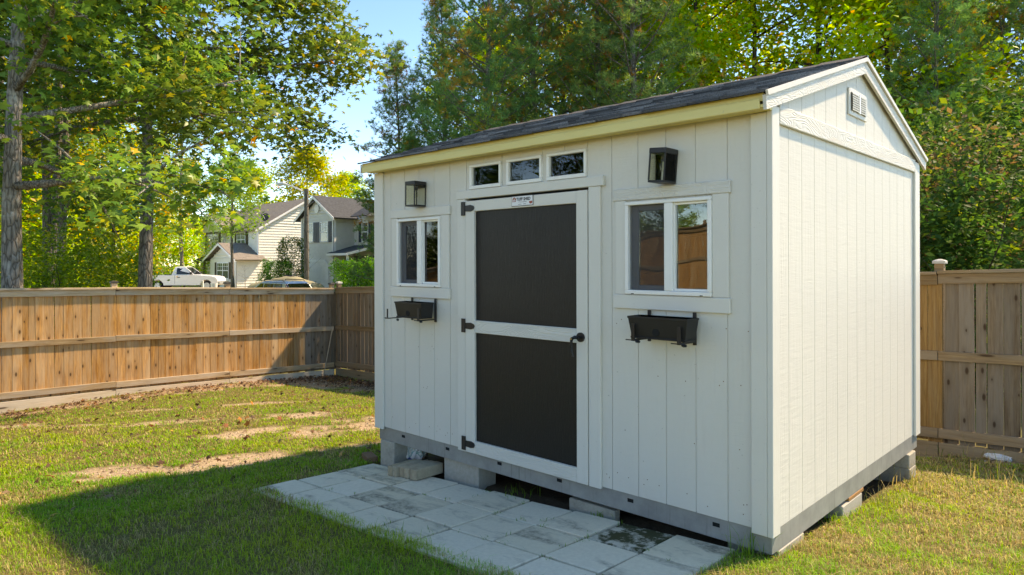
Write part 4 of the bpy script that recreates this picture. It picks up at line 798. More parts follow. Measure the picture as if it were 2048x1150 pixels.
x, y = at(405, 40.); mb_ = tag(empty('mailbox_post', (x, y, -.85)), 'white mailbox post with dark box seen over the fence', 'mailbox'); link('post', MB().box(-.05, .05, -.05, .05, 0, 1.35, .01).mesh('post', M['h_white']), mb_); link('arm', MB().box(-.5, .05, -.051, .049, .62, .70, .01).mesh('arm', M['h_white']), mb_); link('box', MB().prism([(-.12, .705), (.12, .705), (.12, .85), (.08, .93), (-.08, .93), (-.12, .85)], 'x', -.62, -.15).mesh('box', M['black']), mb_); mb_.rotation_euler.z = math.atan2(RT0.y, RT0.x)
x, y = at(428, 50.); tag(MB().tube([(x, y, -.75), (x, y, .05), (x, y, .08)], [.20, .24, .25], 14).build('white_bucket', M['h_white']), 'white bucket beside the pickup truck front wheel', 'bucket')
# ------------------------------------------------------------------ trees and shrubs
M['leaf'] = leaf_mat('broad leaf', .42, .02, .25, .38); M['leaf_dark'] = leaf_mat('shade leaf', .38, .02, .25, .65, .12); M['needle'] = leaf_mat('pine needle', .35, .015, .25, .5)
M['bark_gum'] = bark_mat('sweetgum bark', (.11, .095, .08), (.31, .28, .25), 5, (.44, .42, .39)); M['bark_pine'] = bark_mat('pine bark', (.085, .07, .06), (.27, .24, .21), 4); M['bark_dark'] = bark_mat('dark bark', (.035, .027, .02), (.10, .08, .06), 5)
def rot_mats(rng, n, flat=.8):
    """random leaf frames whose normals lean upwards (flat: 0 = any way, 1 = level)"""
    nz = rng.normal(size=(n, 3)); nz[:, 2] = np.abs(nz[:, 2]) + flat*1.6; nz /= np.linalg.norm(nz, axis=1)[:, None]
    a = rng.normal(size=(n, 3)); x = np.cross(a, nz); x /= np.linalg.norm(x, axis=1)[:, None]; y = np.cross(nz, x); return np.stack([x, y, nz], -1)
def star_leaf():       # five-lobed leaf, drooping lobes
    V = [(0, .38, .05)]; lob = [(-.50, -.02), (-.58, .52), (0, 1.05), (.58, .52), (.50, -.02)]; notch = [(-.24, .22), (-.17, .55), (.17, .55), (.24, .22)]
    V.append((0, 0, 0))
    for i, (x, y) in enumerate(lob):
        V.append((x, y, -.10))
        if i < 4: V.append((notch[i][0], notch[i][1], .02))
    n = len(V)-1; return np.array(V, float), np.array([(0, 1+i, 1+(i+1) % n) for i in range(n)])
LEAF_STAR = star_leaf()
LEAF_OVAL = (np.array([(0, 0, 0), (-.30, .45, .06), (0, 1, -.05), (.30, .45, .06)], float), np.array([(0, 2, 1), (0, 3, 2)]))
def leaves(name, P, size, cols, mat, rng, tmpl, flat=.7, bright=None):
    n = len(P); T, Fc = tmpl; Rm = rot_mats(rng, n, flat); s = size*rng.uniform(.6, 1.25, n); V = np.einsum('nij,kj->nki', Rm, T)*s[:, None, None] + P[:, None, :]
    k = len(T); F = (Fc[None]+(np.arange(n)*k)[:, None, None]).reshape(-1, 3); C = np.repeat(cols, k, 0); return np_mesh(name, V.reshape(-1, 3), F, M[mat], C)
PALG = 2.0
def palette(rng, n, entries, jitter=.18):
    ws = np.array([e[0] for e in entries], float); idx = rng.choice(len(entries), n, p=ws/ws.sum()); c = np.array([e[1] for e in entries])[idx]*PALG; return c*rng.uniform(1-jitter, 1+jitter, (n, 1))
PAL_GUM = [(5, (.070, .122, .026)), (4, (.105, .155, .030)), (3, (.040, .085, .024)), (1.3, (.17, .17, .026)), (.10, (.42, .20, .02))]
PAL_YG = [(4, (.17, .26, .024)), (4, (.24, .29, .024)), (2, (.11, .20, .022)), (1.4, (.34, .28, .02)), (.5, (.38, .18, .02))]
PAL_YEL = [(4, (.24, .25, .025)), (4, (.19, .24, .025)), (1, (.30, .22, .02)), (2, (.13, .19, .02))]
PAL_LIME = [(5, (.095, .165, .02)), (3, (.145, .20, .022)), (2, (.06, .115, .02))]
PAL_DARK = [(5, (.028, .060, .015)), (3, (.046, .085, .016)), (1.2, (.09, .11, .016))]
PAL_RUST = [(6, (.036, .062, .016)), (1.5, (.10, .06, .026)), (.9, (.13, .08, .042)), (1, (.13, .15, .025))]
PAL_MIX = [(4, (.085, .13, .02)), (3, (.15, .165, .022)), (2.0, (.25, .18, .02)), (1.6, (.28, .13, .015)), (2, (.06, .115, .02))]
def broad_tree(seed, H, clear, Rd, r0, nprim, nsec, ntw, nleaf, spread, up=.35, droop=.0, lean=(0, 0), shape=None, trunk_top=.92):
    """returns (branch MB, leaf points)"""
    rs = random.Random(seed); rng = np.random.default_rng(seed); mb = MB(); tp = []; N = 9
    for i in range(N):
        f = i/(N-1); tp.append(Vector((lean[0]*f*H + .03*H*(f*f)*math.sin(seed+f*5)*.6, lean[1]*f*H + .03*H*f*math.cos(seed*2+f*4)*.6, H*trunk_top*f)))
    tr = [r0*(1.35 if i == 0 else 1)*(1-.86*(i/(N-1))**.9) for i in range(N)]; mb.tube(tp, tr, 12)
    def tpos(h):
        f = min(.999, h/(H*trunk_top))*(N-1); i = int(f); return tp[i].lerp(tp[i+1], f-i), tr[i]+(tr[i+1]-tr[i])*(f-i)
    tips = []
    prof = shape or (lambda u: max(.12, math.sin(math.pi*min(1, .18+.82*u))**.8 if u > .25 else .75+u))
    for i in range(nprim):
        u = (i+rs.random()*.8)/nprim; h = clear+(H*trunk_top-clear)*u; p, rr = tpos(h); az = i*2.39996+rs.uniform(-.4, .4); L = Rd*prof(u)*rs.uniform(.75, 1.1); el = up*(.35+u) + rs.uniform(-.15, .2)
        d = Vector((math.cos(az)*math.cos(el), math.sin(az)*math.cos(el), math.sin(el))); pts = [p]; q = p.copy(); dd = d.copy()
        for k in range(5):
            dd = (dd + Vector((rs.uniform(-.16, .16), rs.uniform(-.16, .16), rs.uniform(-.10, .12)-droop*.1))).normalized(); q = q+dd*(L/5); pts.append(q.copy())
        rb = min(rr*.6, .018*L+.012); mb.tube(pts, [rb*(1-.8*k/5) for k in range(6)], 6)
        for j in range(nsec):
            f = .25+.75*(j+rs.random())/nsec; k = min(4, int(f*5)); s0 = pts[k].lerp(pts[k+1], f*5-k); base = (pts[k+1]-pts[k]).normalized(); sd = (base*.5 + Vector((rs.gauss(0, .6), rs.gauss(0, .6), rs.gauss(.05, .35)))).normalized(); L2 = L*rs.uniform(.22, .42)*(1.15-.5*f)+.15
            e = s0+sd*L2+Vector((0, 0, -droop*.15*L2)); m_ = (s0+e)*.5+Vector((0, 0, .05*L2)); mb.tube([s0, m_, e], [rb*.35, rb*.25, rb*.10], 4, False)
            for w_ in range(ntw):
                ff = rs.uniform(.25, 1); c = s0.lerp(e, ff); tips.append(c+Vector((rs.gauss(0, 1), rs.gauss(0, 1), rs.gauss(0, .7)))*(.18*L2+.12))
    tips = np.array([tuple(t_) for t_ in tips]); P = np.repeat(tips, nleaf, 0); P = P + rng.normal(size=P.shape)*np.array((1, 1, .75))*spread; return mb, P
def plant_tree(name, label, cat, xy, mesh_trunk, mesh_crown, rz=0, sc=1., group=None, zoff=0):
    x, y = xy; o = tag(empty(name, (x, y, gz1(x, y)-.05+zoff), rz), label, cat, group); o.scale = (sc, sc, sc); link('trunk', mesh_trunk, o); link('crown', mesh_crown, o); return o
# --- big sweetgum beyond the left fence
rng = np.random.default_rng(5)
mb, P = broad_tree(11, 15.5, 3.9, 4.3, .21, 26, 9, 5, 24, .24, .22, .2, (.0, .0), lambda u: 1.0 if u < .35 else max(.3, 1.15-.9*(u-.2)))
keep = P[:, 2] > 3.0; P = P[keep]; gx_, gy_ = at(28, 13.2); ca, sa = math.cos(R(20)), math.sin(R(20)); Xw = gx_+ca*P[:, 0]-sa*P[:, 1]; Yw = gy_+sa*P[:, 0]+ca*P[:, 1]
tt = (Xw+12.3)/SUN_DIR.x; yh = Yw-tt*SUN_DIR.y; zh = P[:, 2]-1.1-tt*SUN_DIR.z; P = P[~((tt > 0) & (yh > -1.9) & (zh > -1.2) & (zh < 1.2))]    # leaves left out wherever they would shade the left fence
gumcol = palette(rng, len(P), PAL_GUM)
plant_tree('sweetgum_tree', 'big sweetgum with star-shaped leaves and grey trunk at the left edge', 'tree', at(28, 13.2), mb.mesh('trunk', M['bark_gum'], True), leaves('crown', P, .165, gumcol, 'leaf', rng, LEAF_STAR, .55), R(20))
rng = np.random.default_rng(6)
mb, P = broad_tree(23, 17, 6.3, 5.2, .21, 34, 10, 6, 24, .28, .20, .35, (.0, .0), lambda u: 1.0 if u < .35 else max(.25, 1.15-.9*(u-.2)))
plant_tree('sweetgum_tree', 'sweetgum with straight furrowed trunk behind the fence, in front of the pickup', 'tree', at(288, 18.5), mb.mesh('trunk', M['bark_pine'], True), leaves('crown', P, .18, palette(rng, len(P), PAL_GUM), 'leaf', rng, LEAF_STAR, .55), R(200))
# --- prototypes of the background trees
def proto(seed, pal, H, clear, Rd, r0, nleaf, size, spread, np_=22, ns=8, nt=5, up=.5, bark='bark_dark', mat='leaf', tmpl=LEAF_OVAL, shape=None, droop=.2):
    rng = np.random.default_rng(seed); mb, P = broad_tree(seed, H, clear, Rd, r0, np_, ns, nt, nleaf, spread, up, droop, shape=shape); return mb.mesh('trunk', M[bark], True), leaves('crown', P, size, palette(rng, len(P), pal), mat, rng, tmpl, .5)
T_YG = proto(31, PAL_YG, 17, 1.5, 4.6, .17, 26, .22, .42); T_YG2 = proto(32, PAL_YG, 16, 1.6, 4.2, .16, 26, .22, .40); T_YEL = proto(33, PAL_YEL, 14, 2.2, 4.6, .2, 16, .34, .45, 20, 7); T_MIX = proto(34, PAL_MIX, 14, 1.6, 4.4, .15, 18, .22, .40)
T_LIME = proto(35, PAL_LIME, 10.5, 4.3, 2.7, .14, 11, .20, .28, 15, 7, 5, .75, 'bark_pine'); T_DARK = proto(36, PAL_DARK, 12, .8, 3.6, .14, 18, .20, .34, 22, 8, 5, .4, 'bark_dark', 'leaf_dark')
for k, (u, D, pr, sc, rz, lab) in enumerate([
    (1395, 31, T_YG, 1.25, 10, 'tall yellow-green tree rising behind the middle of the shed roof'), (1500, 32, T_YG2, 1.4, 130, 'leafy yellow-green tree behind the shed roof, left of the gable peak'), (1640, 31, T_YG, 1.35, 250, 'yellow-green tree straight behind the gable peak'),
    (1770, 33, T_YG2, 1.45, 60, 'yellow-green tree right of the gable peak'), (1300, 33, T_YG2, 1.25, 300, 'yellowing broadleaf tree showing between the pines behind the shed'), (1130, 36, T_MIX, 1.5, 40, 'mixed green and orange tree low behind the pines over the roof'),
    (960, 40, T_YG, 1.05, 200, 'yellow-green tree half hidden low behind the pines left of the roof'), (1930, 33, T_DARK, 2.0, 20, 'dark leafy tree far behind the right end of the back fence'),
    (612, 82, T_YEL, 1.22, 0, 'golden autumn tree behind the gap between the two houses'), (505, 90, T_YEL, 1.15, 120, 'yellow tree behind the cream house roof'), (372, 84, T_MIX, 1.15, 50, 'green and orange tree left of the cream house'), (690, 95, T_YEL, 1.1, 240, 'yellow tree far behind the grey house'),
    (300, 68, T_YEL, .9, 200, 'low yellow tree behind the pickup truck'), (225, 33, T_MIX, .80, 15, 'orange-flecked tree between the two big trunks'), (60, 28, T_MIX, .85, 170, 'orange-flecked tree behind the leftmost trunk'), (130, 42, T_YG, .85, 90, 'sunny yellow-green tree beyond the thin pine trunks'), (-60, 30, T_YG2, .8, 33, 'yellow-green tree at the far left edge'),
    (465, 50, T_LIME, 1.0, 40, 'young light green tree in front of the cream house')]):
    plant_tree('broadleaf_tree', lab, 'tree', at(u, D), pr[0], pr[1], R(rz), sc, 'background broadleaf trees')
# --- pines
def tuft():
    rs = random.Random(2); V = []; F = []
    for k in range(18):
        z = rs.uniform(-.35, 1); a = rs.uniform(0, 6.283); r = math.sqrt(1-z*z); d = Vector((r*math.cos(a), r*math.sin(a), z)); s = d.cross(Vector((rs.gauss(0, 1), rs.gauss(0, 1), rs.gauss(0, 1)))).normalized()*.075; b = len(V); V += [s*.6, -s*.6, d*rs.uniform(.75, 1.1)]; F.append((b, b+1, b+2))
    return np.array([tuple(v) for v in V]), np.array(F)
TUFT = tuft()
def pine(seed, H, clear, Rd, r0, nwh, brown=.06, size=.26, dens=1.0):
    rs = random.Random(seed); rng = np.random.default_rng(seed); mb = MB(); N = 10; tp = [Vector((.15*math.sin(seed+i*.7), .15*math.cos(seed*1.3+i*.6), H*i/(N-1))) for i in range(N)]; tr = [r0*(1.25 if i == 0 else 1)*(1-.9*(i/(N-1))) for i in range(N)]; mb.tube(tp, tr, 12); P = []; B = []
    for w_ in range(nwh):
        u = (w_+rs.random()*.6)/nwh; h = clear+(H-clear)*u*.985; f = h/H*(N-1); i = min(N-2, int(f)); p = tp[i].lerp(tp[i+1], f-i)
        nb = rs.randint(3, 5); a0 = rs.random()*6.28
        for b in range(nb):
            az = a0+b*6.283/nb+rs.uniform(-.35, .35); L = Rd*(1-u)**.62*rs.uniform(.65, 1.15)+.35; el = .1+.65*u+rs.uniform(-.15, .2); d = Vector((math.cos(az)*math.cos(el), math.sin(az)*math.cos(el), math.sin(el))); pts = [p.copy()]; q = p.copy()
            for k in range(4): d = (d+Vector((rs.uniform(-.15, .15), rs.uniform(-.15, .15), rs.uniform(-.02, .16)))).normalized(); q = q+d*L/4; pts.append(q.copy())
            rb = .011*L+.012; mb.tube(pts, [rb, rb*.8, rb*.6, rb*.42, rb*.2], 5, False); bb = rs.random() < brown*1.3
            for j in range(int((5+4.2*L)*dens)):
                ff = rs.uniform(.22, 1)**.8; k = min(3, int(ff*4)); c = pts[k].lerp(pts[k+1], ff*4-k); off = Vector((rs.gauss(0, 1), rs.gauss(0, 1), abs(rs.gauss(0, .7))))*(.16+.16*L*(1.1-ff)); e = c+off
                if j % 2 == 0: mb.tube([c, c.lerp(e, .5)+Vector((0, 0, -.03)), e], [.010, .008, .005], 3, False)
                for q_ in range(3): P.append(e+Vector((rs.gauss(0, .13), rs.gauss(0, .13), rs.gauss(.03, .13)))); B.append(bb and rs.random() < .55 or rs.random() < brown*.4)
    P = np.array([tuple(p_) for p_ in P]); B = np.array(B); n = len(P); C = palette(rng, n, [(4, (.060, .135, .042)), (3, (.098, .175, .050)), (1, (.15, .20, .042))], .2); C[B] = palette(rng, int(B.sum()), [(1, (.24, .12, .025)), (1, (.30, .17, .04))]); T, Fc = TUFT
    Rm = rot_mats(rng, n, .5); s = size*rng.uniform(.7, 1.2, n); V = np.einsum('nij,kj->nki', Rm, T)*s[:, None, None]+P[:, None, :]; k = len(T); F = (Fc[None]+(np.arange(n)*k)[:, None, None]).reshape(-1, 3); return mb.mesh('trunk', M['bark_pine'], True), np_mesh('crown', V.reshape(-1, 3), F, M['needle'], np.repeat(C, k, 0))
PA = pine(41, 19, 2.6, 4.0, .21, 27, .09); PB = pine(42, 18, 2.0, 3.6, .19, 26, .13); PC = pine(43, 21, 11.5, 3.4, .16, 14, .05, .28)
for k, (u, D, pr, sc, rz, lab) in enumerate([
    (884, 31, PA, .78, 0, 'pine with browning tips left of the shed roof, edge of the sky gap'), (975, 27, PB, 1.0, 100, 'dense pine just right of the sky gap, above the shed eave'), (1072, 29, PA, 1.0, 210, 'tall pine behind the middle of the shed eave'), (1190, 28, PB, 1.05, 30, 'pine with orange tips behind the left half of the roof'), (1275, 26, PA, .98, 140, 'pine with a large forked limb behind the roof, beside the yellow-green trees'),
    (795, 33, PB, .72, 60, 'low dark pine at the left end of the shed eave, beside the grey house'), (820, 29, PA, .42, 20, 'short dark pine directly behind the far shed eave'),
    (1878, 27, PA, .85, 80, 'dark pine rising right of the shed gable'), (2010, 29, PB, .9, 190, 'dark pine at the right edge above the post cap'), (2130, 30, PA, .85, 300, 'dark pine beyond the right edge of the back fence')]):
    plant_tree('pine_tree', lab, 'tree', at(u, D), pr[0], pr[1], R(rz), sc, 'pines behind the back fence')
for k, (u, D, sc, lab) in enumerate([(84, 21, .95, 'thin dark pine trunk, leftmost of three behind the left fence'), (108, 22, 1.0, 'thin dark pine trunk, middle of three behind the left fence'), (132, 21, .9, 'thin dark pine trunk, rightmost of three behind the left fence'), (365, 62, 1.1, 'thin dark pine left of the cream house porch'), (12, 24, .9, 'thin pine just behind the big sweetgum trunk')]):
    plant_tree('pine_tree', lab, 'tree', at(u, D), PC[0], PC[1], R(k*70), sc, 'thin pines behind the left fence')
# --- shrubs
def shrub(seed, pal, Rx, H, n, size, mat='leaf', stems=9, tmpl=LEAF_OVAL):
    rs = random.Random(seed); rng = np.random.default_rng(seed); mb = MB(); tips = []
    for k in range(stems):
        a = rs.random()*6.28; q = Vector((rs.gauss(0, .12)*Rx, rs.gauss(0, .12)*Rx, 0)); pts = [q.copy()]; d = Vector((math.cos(a)*.5, math.sin(a)*.5, 1)).normalized(); L = H*rs.uniform(.7, 1.05)
        for s_ in range(4): d = (d+Vector((math.cos(a)*.12+rs.gauss(0, .12), math.sin(a)*.12+rs.gauss(0, .12), 0))).normalized(); q = q+d*L/4; pts.append(q.copy())
        mb.tube(pts, [.022, .018, .014, .009, .004], 5)
    th = rng.uniform(0, 6.283, n); zz = rng.uniform(0, 1, n); rr = np.sqrt(np.clip(1-(zz*1.05-.35)**2/1.0, .05, 1))*rng.uniform(.45, 1.0, n)**.5; nz_ = np.array([mnoise.noise(Vector((math.cos(t_)*1.7, math.sin(t_)*1.7, z_*3+seed))) for t_, z_ in zip(th, zz)]); rr = rr*(1+.45*nz_)
    P = np.c_[np.cos(th)*rr*Rx, np.sin(th)*rr*Rx, H*(.04+.96*zz)*(1+.12*nz_)] + rng.normal(size=(n, 3))*.05; return mb.mesh('stems', M['bark_dark']), leaves('foliage', P, size, palette(rng, n, pal), mat, rng, tmpl, .4)
def plant_shrub(lab, xy, pr, rz=0, sc=(1, 1, 1), group='shrubs beyond the fences'):
    x, y = xy; o = tag(empty('shrub', (x, y, gz1(x, y)-.05), rz), lab, 'shrub', group); o.scale = sc; link('stems', pr[0], o); link('foliage', pr[1], o); return o
S_LIME = shrub(51, PAL_LIME, 1.5, 3.3, 6500, .12); S_DARK = shrub(52, PAL_DARK, 1.4, 3.6, 7000, .13, 'leaf_dark'); S_RUST = shrub(53, PAL_RUST, 1.2, 4.2, 6000, .12, 'leaf_dark'); S_YEW = shrub(54, [(4, (.05, .13, .02)), (3, (.08, .17, .02)), (1, (.03, .08, .015))], 1.45, 2.6, 7000, .14)
S_BIG = shrub(55, PAL_YG, 2.6, 5.5, 9000, .17); S_BIGD = shrub(56, PAL_DARK, 2.6, 5.2, 9000, .18, 'leaf_dark')
for lab, u, D, pr, rz, sc in [('bright lime shrub behind the fence between the two big trunks', 130, 18.5, S_LIME, 0, (1, 1, 1.05)), ('bright green shrub right of the lime shrub behind the left fence', 218, 20, S_LIME, 120, (.9, .9, .92)), ('low lime shrub beside the leftmost trunk', 72, 20, S_LIME, 220, (.8, .8, .85)),
    ('yellow-green thicket behind the thin pine trunks', 90, 34, S_BIG, 30, (1.3, 1.3, 1.2)), ('yellow-green thicket left of the pickup truck', 180, 40, S_BIG, 140, (1.2, 1.2, 1.15)), ('green thicket behind the pickup truck bed', 335, 64, S_BIG, 200, (1.5, 1.5, 1.2)), ('yellow thicket left of the cream house porch', 352, 74, S_BIG, 80, (1.3, 1.3, 1.1)), ('thicket at the far left edge behind the fence', -20, 26, S_BIG, 310, (1.2, 1.2, 1.1)),
   
    ('round clipped green bush in front of the grey house porch', 712, 42, S_YEW, 0, (1, 1, 1)), ('dark upright shrub between the two houses', 585, 50, S_DARK, 20, (.85, .85, 1.15)), ('green rounded shrub against the cream side wall', 553, 53, S_YEW, 90, (.9, .9, .95)),
    ('dark green shrub behind the right end of the back fence', 2020, 11.5, S_DARK, 0, (1.1, 1.1, 1.05)), ('rust-tinged shrub rising beside the far shed corner', 1880, 12.5, S_RUST, 60, (1.05, 1.05, 1.15)), ('tall rust and green shrub behind the pale post cap', 1950, 14, S_RUST, 170, (1.2, 1.2, 1.15)), ('deep green shrub close behind the shed, low at the back fence', 1830, 12, S_DARK, 130, (1, 1, .9)),
    ('dark thicket behind the rust-tinged shrubs', 1900, 18, S_BIGD, 10, (1.1, 1.1, 1.25)), ('dark thicket at the far right beyond the fence', 2090, 17, S_BIGD, 100, (1.1, 1.1, 1.2)), ('dark thicket behind the shed, low under the gable trees', 1760, 20, S_BIGD, 200, (1.1, 1.1, 1.1)), ('dark thicket low behind the shed roof', 1500, 24, S_BIGD, 290, (1.2, 1.2, 1.2))]:
    plant_shrub(lab, at(u, D), pr, R(rz), sc)
# bare branched sapling against the cream wall
mb, P = broad_tree(77, 4.6, 1.0, 1.7, .035, 12, 6, 1, 3, .15, .7); o = empty('bare_sapling', (*at(588, 48), gz1(*at(588, 48)))); tag(o, 'almost bare thin-branched sapling before the dark upright shrub', 'tree'); link('trunk', mb.mesh('trunk', M['bark_gum']), o); rng = np.random.default_rng(7); link('crown', leaves('crown', P[::3], .10, palette(rng, len(P[::3]), PAL_RUST), 'leaf', rng, LEAF_OVAL), o)
mb, P = broad_tree(78, 2.2, .5, .9, .03, 9, 5, 1, 1, .1, .7); x, y = at(490, 57); o = empty('bare_sapling', (x, y, gz1(x, y))); tag(o, 'small leafless shrub before the cream side wall', 'tree'); link('trunk', mb.mesh('trunk', M['bark_gum']), o)
# --- closed wood farther back: reads as one mass
def wood(name, label, arcs, n, size, pal, seed):
    rng = np.random.default_rng(seed); Ps = []
    for (u0, u1, D0, D1, h) in arcs:
        m = int(n*(u1-u0)/1000); u = rng.uniform(u0, u1, m); D = rng.uniform(D0, D1, m); lump = .72+.5*vnoise(u/60., D/9., 1., seed); z = rng.uniform(0, 1, m)**.85*h*lump; px = CAM.x+FW.x*D+RT0.x*(u-1024)/1365*D; py = CAM.y+FW.y*D+RT0.y*(u-1024)/1365*D; Ps.append(np.c_[px, py, z-1])
    P = np.concatenate(Ps); cl = np.floor(P/1.6); hsh = np.abs(np.sin(cl[:, 0]*12.9+cl[:, 1]*78.2+cl[:, 2]*37.7)*43758.5) % 1; keep = hsh > .30; P = P[keep]; c = palette(rng, len(P), pal)*(.75+.5*hsh[keep])[:, None]
    tag(link(name, leaves(name, P, size, c, 'leaf', rng, LEAF_OVAL, .3)), label, 'woodland', None, 'stuff')
wood('far_woodland', 'distant mass of yellow-green woodland behind everything', [(900, 1050, 48, 62, 13), (1050, 2350, 48, 64, 20), (-250, 330, 62, 85, 20)], 26000, .62, PAL_MIX, 61)
# --- trees behind the camera that the panes mirror
for k, (x, y, pr, sc, lab) in enumerate([(-16, -22, T_DARK, .82, 'dark leafy tree mirrored in the far window'), (-10, -24, T_DARK, .82, 'dark leafy tree mirrored in the left transom pane'), (-4, -23, T_YG, .40, 'green tree mirrored in the middle transom pane'), (-22, -14, T_DARK, .82, 'dark tree beyond the left fence mirrored in the glass'), (-25, -20, T_YG2, .42, 'green tree mirrored in the right transom pane'), (-19.5, -23.5, T_DARK, .82, 'second dark tree mirrored in the transom panes'), (-20, -17, T_DARK, .82, 'third dark tree mirrored in the transom panes'), (-29, -26, T_DARK, .82, 'farthest dark tree mirrored in the far window'), (-13, -20, T_YG, .38, 'green tree mirrored above the fence in the near window')]):
    plant_tree('broadleaf_tree', lab, 'tree', (x, y), pr[0], pr[1], R(k*77), sc, 'trees mirrored in the shed windows')
PALG = 1.0
# ------------------------------------------------------------------ grass, fallen leaves, weeds
M['grass'] = leaf_mat('grass blade', .35, 0, 0, .6); M['litter'] = leaf_mat('fallen leaf', .15, 0, 0, .8)
def outside(x, y, pad=0.):
    ok = ~((x > -3.66) & (x < -.0) & (y > .05) & (y < 3.0)); ok &= ~((x > PX0-.0+pad) & (x < PX0+9*PT-pad) & (y > -.012-3*PT+.09+pad*2) & (y < .06)); ok &= (x > -12.36) & (y < 4.96); return ok
def grass(n, r0, r1, seed, hmin, hmax, wid, power=1.):
    rng = np.random.default_rng(seed); a = math.atan2(FW.y, FW.x) + rng.uniform(R(-47), R(47), n); r = r0*(r1/r0)**(rng.uniform(0, 1, n)**power); x = CAM.x+np.cos(a)*r; y = CAM.y+np.sin(a)*r; B = bare(x, y); clump = fbm(x, y, 5., 71)
    near_shed = (x > -.3) & (x < 1.2) & (y > -.3)
    ok = outside(x, y) & (rng.uniform(0, 1, n) > B*.94) & (rng.uniform(0, 1, n) < .35+1.3*clump); x, y, B, clump, r = x[ok], y[ok], B[ok], clump[ok], r[ok]; n = len(x); z = gz(x, y) + (fbm(x, y, 3., 21)-.5)*.035
    h = rng.uniform(hmin, hmax, n)*(.55+.9*clump)*(1-.6*B); edge = (np.abs(y+.012+3*PT-.05) < .14) & (x > PX0) & (x < .0); h = np.where(edge, h*1.35, h)
    az = rng.uniform(0, 6.283, n); lean = np.abs(rng.normal(.85, .45, n)); dx, dy = np.cos(az), np.sin(az); w_ = wid*rng.uniform(.7, 1.3, n)*np.clip(r/5., .75, 1.6); px, py = -dy*w_/2, dx*w_/2
    P = np.c_[x, y, z]; m_ = P+np.c_[dx*lean*h*.35, dy*lean*h*.35, h*.62]; t_ = P+np.c_[dx*lean*h*1.05, dy*lean*h*1.05, h*np.clip(1.05-.42*lean, .22, 1)]; s = np.c_[px, py, np.zeros(n)]
    V = np.stack([P-s, P+s, m_+s*.8, m_-s*.8, t_], 1); b = (np.arange(n)*5)[:, None]; F = np.concatenate([b+np.array([[0, 1, 2]]), b+np.array([[0, 2, 3]]), b+np.array([[3, 2, 4]])])
    tone = fbm(x, y, .9, 81); dry = np.clip((fbm(x, y, 1.6, 91)-.45)*4.0, 0, 1)
    dry = np.maximum(dry, np.where((x > -.4) & (y > .2) & (fbm(x, y, 1.7, 101) > .45), .95, 0)); g1 = np.array((.15, .40, .026)); g2 = np.array((.38, .47, .034)); st = np.array((.58, .46, .20)); br = np.array((.26, .18, .07))
    k = np.clip(tone*1.5-.25+rng.normal(0, .22, n), 0, 1)[:, None]; c = g1*(1-k)+g2*k; q = rng.uniform(0, 1, n); pd = .17+.6*dry+.35*B; c = np.where((q < pd)[:, None], st*rng.uniform(.6, 1.15, (n, 1)), c); c = np.where((q < pd*.3)[:, None], br, c); c = c*rng.uniform(.75, 1.2, (n, 1))
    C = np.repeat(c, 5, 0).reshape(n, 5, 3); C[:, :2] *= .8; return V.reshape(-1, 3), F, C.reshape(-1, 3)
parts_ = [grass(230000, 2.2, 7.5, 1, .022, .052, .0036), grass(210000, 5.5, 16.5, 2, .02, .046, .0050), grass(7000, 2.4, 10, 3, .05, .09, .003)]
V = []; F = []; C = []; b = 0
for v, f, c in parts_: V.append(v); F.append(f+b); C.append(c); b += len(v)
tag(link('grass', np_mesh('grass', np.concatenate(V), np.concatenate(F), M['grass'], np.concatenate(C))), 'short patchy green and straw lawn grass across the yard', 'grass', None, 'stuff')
rng = np.random.default_rng(17); n = 2600; x = np.concatenate([rng.uniform(-12.3, -4, n//3), -12.25+np.abs(rng.normal(0, .55, n//3)), rng.normal(-10.6, 1.6, n-2*(n//3))]); y = np.concatenate([rng.uniform(-4, 4.8, n//3), rng.uniform(-3, 4.8, n//3), 4.85-np.abs(rng.normal(0, .5, n-2*(n//3)))])
ok = outside(x, y); x, y = x[ok], y[ok]; P = np.c_[x, y, gz(x, y)+.018+rng.uniform(0, .02, len(x))]
pl = [(3, (.17, .08, .04)), (4, (.12, .06, .035)), (.6, (.32, .14, .05)), (.25, (.45, .28, .06)), (2, (.22, .14, .08))]
tag(link('leaf_litter', leaves('leaf_litter', P, .055, palette(rng, len(P), pl), 'litter', rng, LEAF_STAR, .6)), 'scattered brown fallen leaves on lawn and along the fences', 'leaf litter', None, 'stuff')
rng = np.random.default_rng(19); n = 26; x = rng.uniform(-9, -3.8, n); y = rng.uniform(-3, 3.5, n); ok = outside(x, y); P = np.c_[x, y, gz(x, y)+.05][ok]; lf = leaves('fallen_leaf', P, .085, palette(rng, len(P), [(1, (.45, .17, .04)), (1, (.30, .11, .05)), (.6, (.5, .28, .1))]), 'litter', rng, LEAF_STAR, .5); tag(link('large_fallen_leaves', lf), 'larger orange fallen leaves lying singly on the grass', 'fallen leaves', None, 'stuff')
